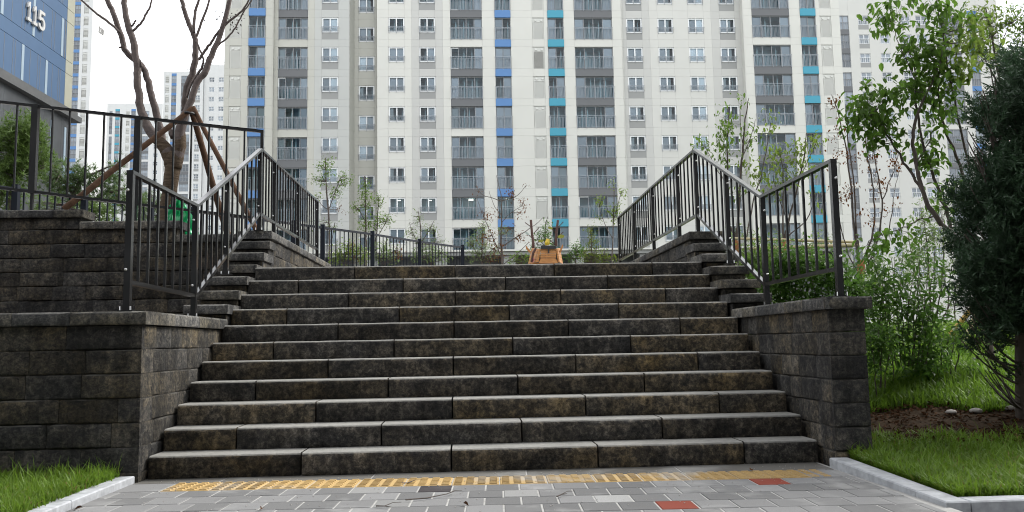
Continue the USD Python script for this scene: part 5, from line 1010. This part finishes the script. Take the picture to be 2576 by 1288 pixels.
n = 2200; x = 2.66+rng.power(.7, n)*2.6; y = rng.uniform(-1.7, .2, n); P = np.stack([x, y, H(x, y)], 1); V, F_ = blades(rng, P, .03, .10, 1.3); obj('dry_grass', (V, F_), 'straw', kind='stuff', category='grass', label='dry straw blades mixed into the right lawn')
n = 900; x = 2.66+rng.power(.7, n)*2.3; y = rng.uniform(-1.7, .1, n); k_ = meshkit.fbm(np.stack([x*4, y*4, x*0], 1), 2, 44) > .5; P = np.stack([x, y, H(x, y)+rng.uniform(.02, .06, n)], 1)[k_]; V, F_ = scatter(rng, P, .035, leaf_simple, -.3, .8); obj('clover', (V, F_), 'leafG', kind='stuff', category='weeds', label='small broad-leaved weeds in the right lawn')
# dry leaves on the soil
n = 2600; x = rng.uniform(2.9, 6.0, n); y = rng.uniform(-.05, 1.15, n); P = np.stack([x, y, H(x, y)+.035], 1); P[:, 2] += rng.uniform(-.01, .012, n); V, F_ = scatter(rng, P, .042, leaf_shape, .05, .6)
obj('leaf_litter', (V, F_), 'mulch', kind='stuff', category='dead leaves', label='dry brown leaves lying on the soil below the shrubs')
for i, (u, v, r, lab) in enumerate(((2392, 1022, .035, 'pale rounded stone on the soil left of the conifer'), (2545, 1025, .045, 'whitish stone on the soil at the right edge'), (2455, 1030, .04, 'pinkish flat stone lying in the dead leaves'))):
    p = at(u, v, .75); mb = MB(); s = trimesh.creation.icosphere(2, 1.0); q = s.vertices*(1+.35*(meshkit.fbm(s.vertices*1.5+i*7, 3)-.5)[:, None])*np.array([1.5, 1.1, .7])*r; pz = H(p[0], p[1])+.045; mb.add(q+np.array([p[0], p[1], pz]), s.faces); obj('stone', mb, 'pebble', smooth=40, label=lab, category='stone')
# twigs and leaves on the pavement
def onground(u, v, z=.006): return onz(u, v, z)
B2 = lambda x, y: ((1000+x/1.84)/1.5901, (1348+y/1.84)/1.5901)
B3 = lambda x, y: ((2000+x/1.84)/1.5901, (1348+y/1.84)/1.5901)
B1 = lambda x, y: (x/1.61/1.5901, (1248+y/1.61)/1.5901)
for pts, lab in (([B2(1145, 1210), B2(1300, 1192), B2(1450, 1165), B2(1510, 1142)], 'longest dry twig lying on the middle pavers'), ([B2(930, 1248), B2(990, 1255), B2(1040, 1262)], 'short dry twig near the bottom edge of the picture'), ([B2(1120, 1085), B2(1160, 1078), B2(1195, 1074)], 'tiny twig lying on the tactile strip'), ([B3(418, 1180), B3(450, 1172), B3(494, 1162)], 'dark short twig right of the pale paver')):
    P = np.array([onground(*p) for p in pts]); P[:, 2] += .004+rng.uniform(0, .008, len(P)); tw = thing('twig', lab, 'twig', P[0]); obj('stick', MB().tube(P, np.linspace(.005, .002, len(P)), 5), 'bark2', tw)
    m_ = P[len(P)//2]; obj('side_shoot', MB().tube([m_, m_+[.05, .05, .012], m_+[.10, .06, .01]], [.003, .002, .0015], 4), 'bark2', tw)
for u, v, mat, lab in ((*B1(1690, 1275), 'leafD', 'curled brown leaf at the lower left of the pavement'), (*B2(1570, 1232), 'mulch', 'small dark leaf beside the longest twig'), (*B3(1840, 985), 'leafD', 'reddish leaf at the right end of the tactile strip'), (*B1(530, 1265), 'mulch', 'dark scrap beside the left kerb')):
    p = onground(u, v, .008); vv, ff = leaf_shape(.048, .028, .4, .3); obj('fallen_leaf', (vv@rot_from(np.array([rng.normal(), rng.normal(), 0]), .3).T+p+[0, 0, .008], ff), mat, label=lab, category='leaf')
n = 420; x = rng.uniform(-2.9, 2.4, n); y = -rng.power(1.3, n)*1.6; y = -.1-(1.6+y)*1.0; g = MB(); tet = trimesh.creation.icosphere(0, 1.0)
for i in range(n):
    r = rng.uniform(.002, .0055); g.add(tet.vertices*[r, r, r*.6]+[x[i], y[i], .003], tet.faces)
obj('grit', g, 'pebble', kind='stuff', category='grit', label='scattered sand grains on the pavement and tactile strip')
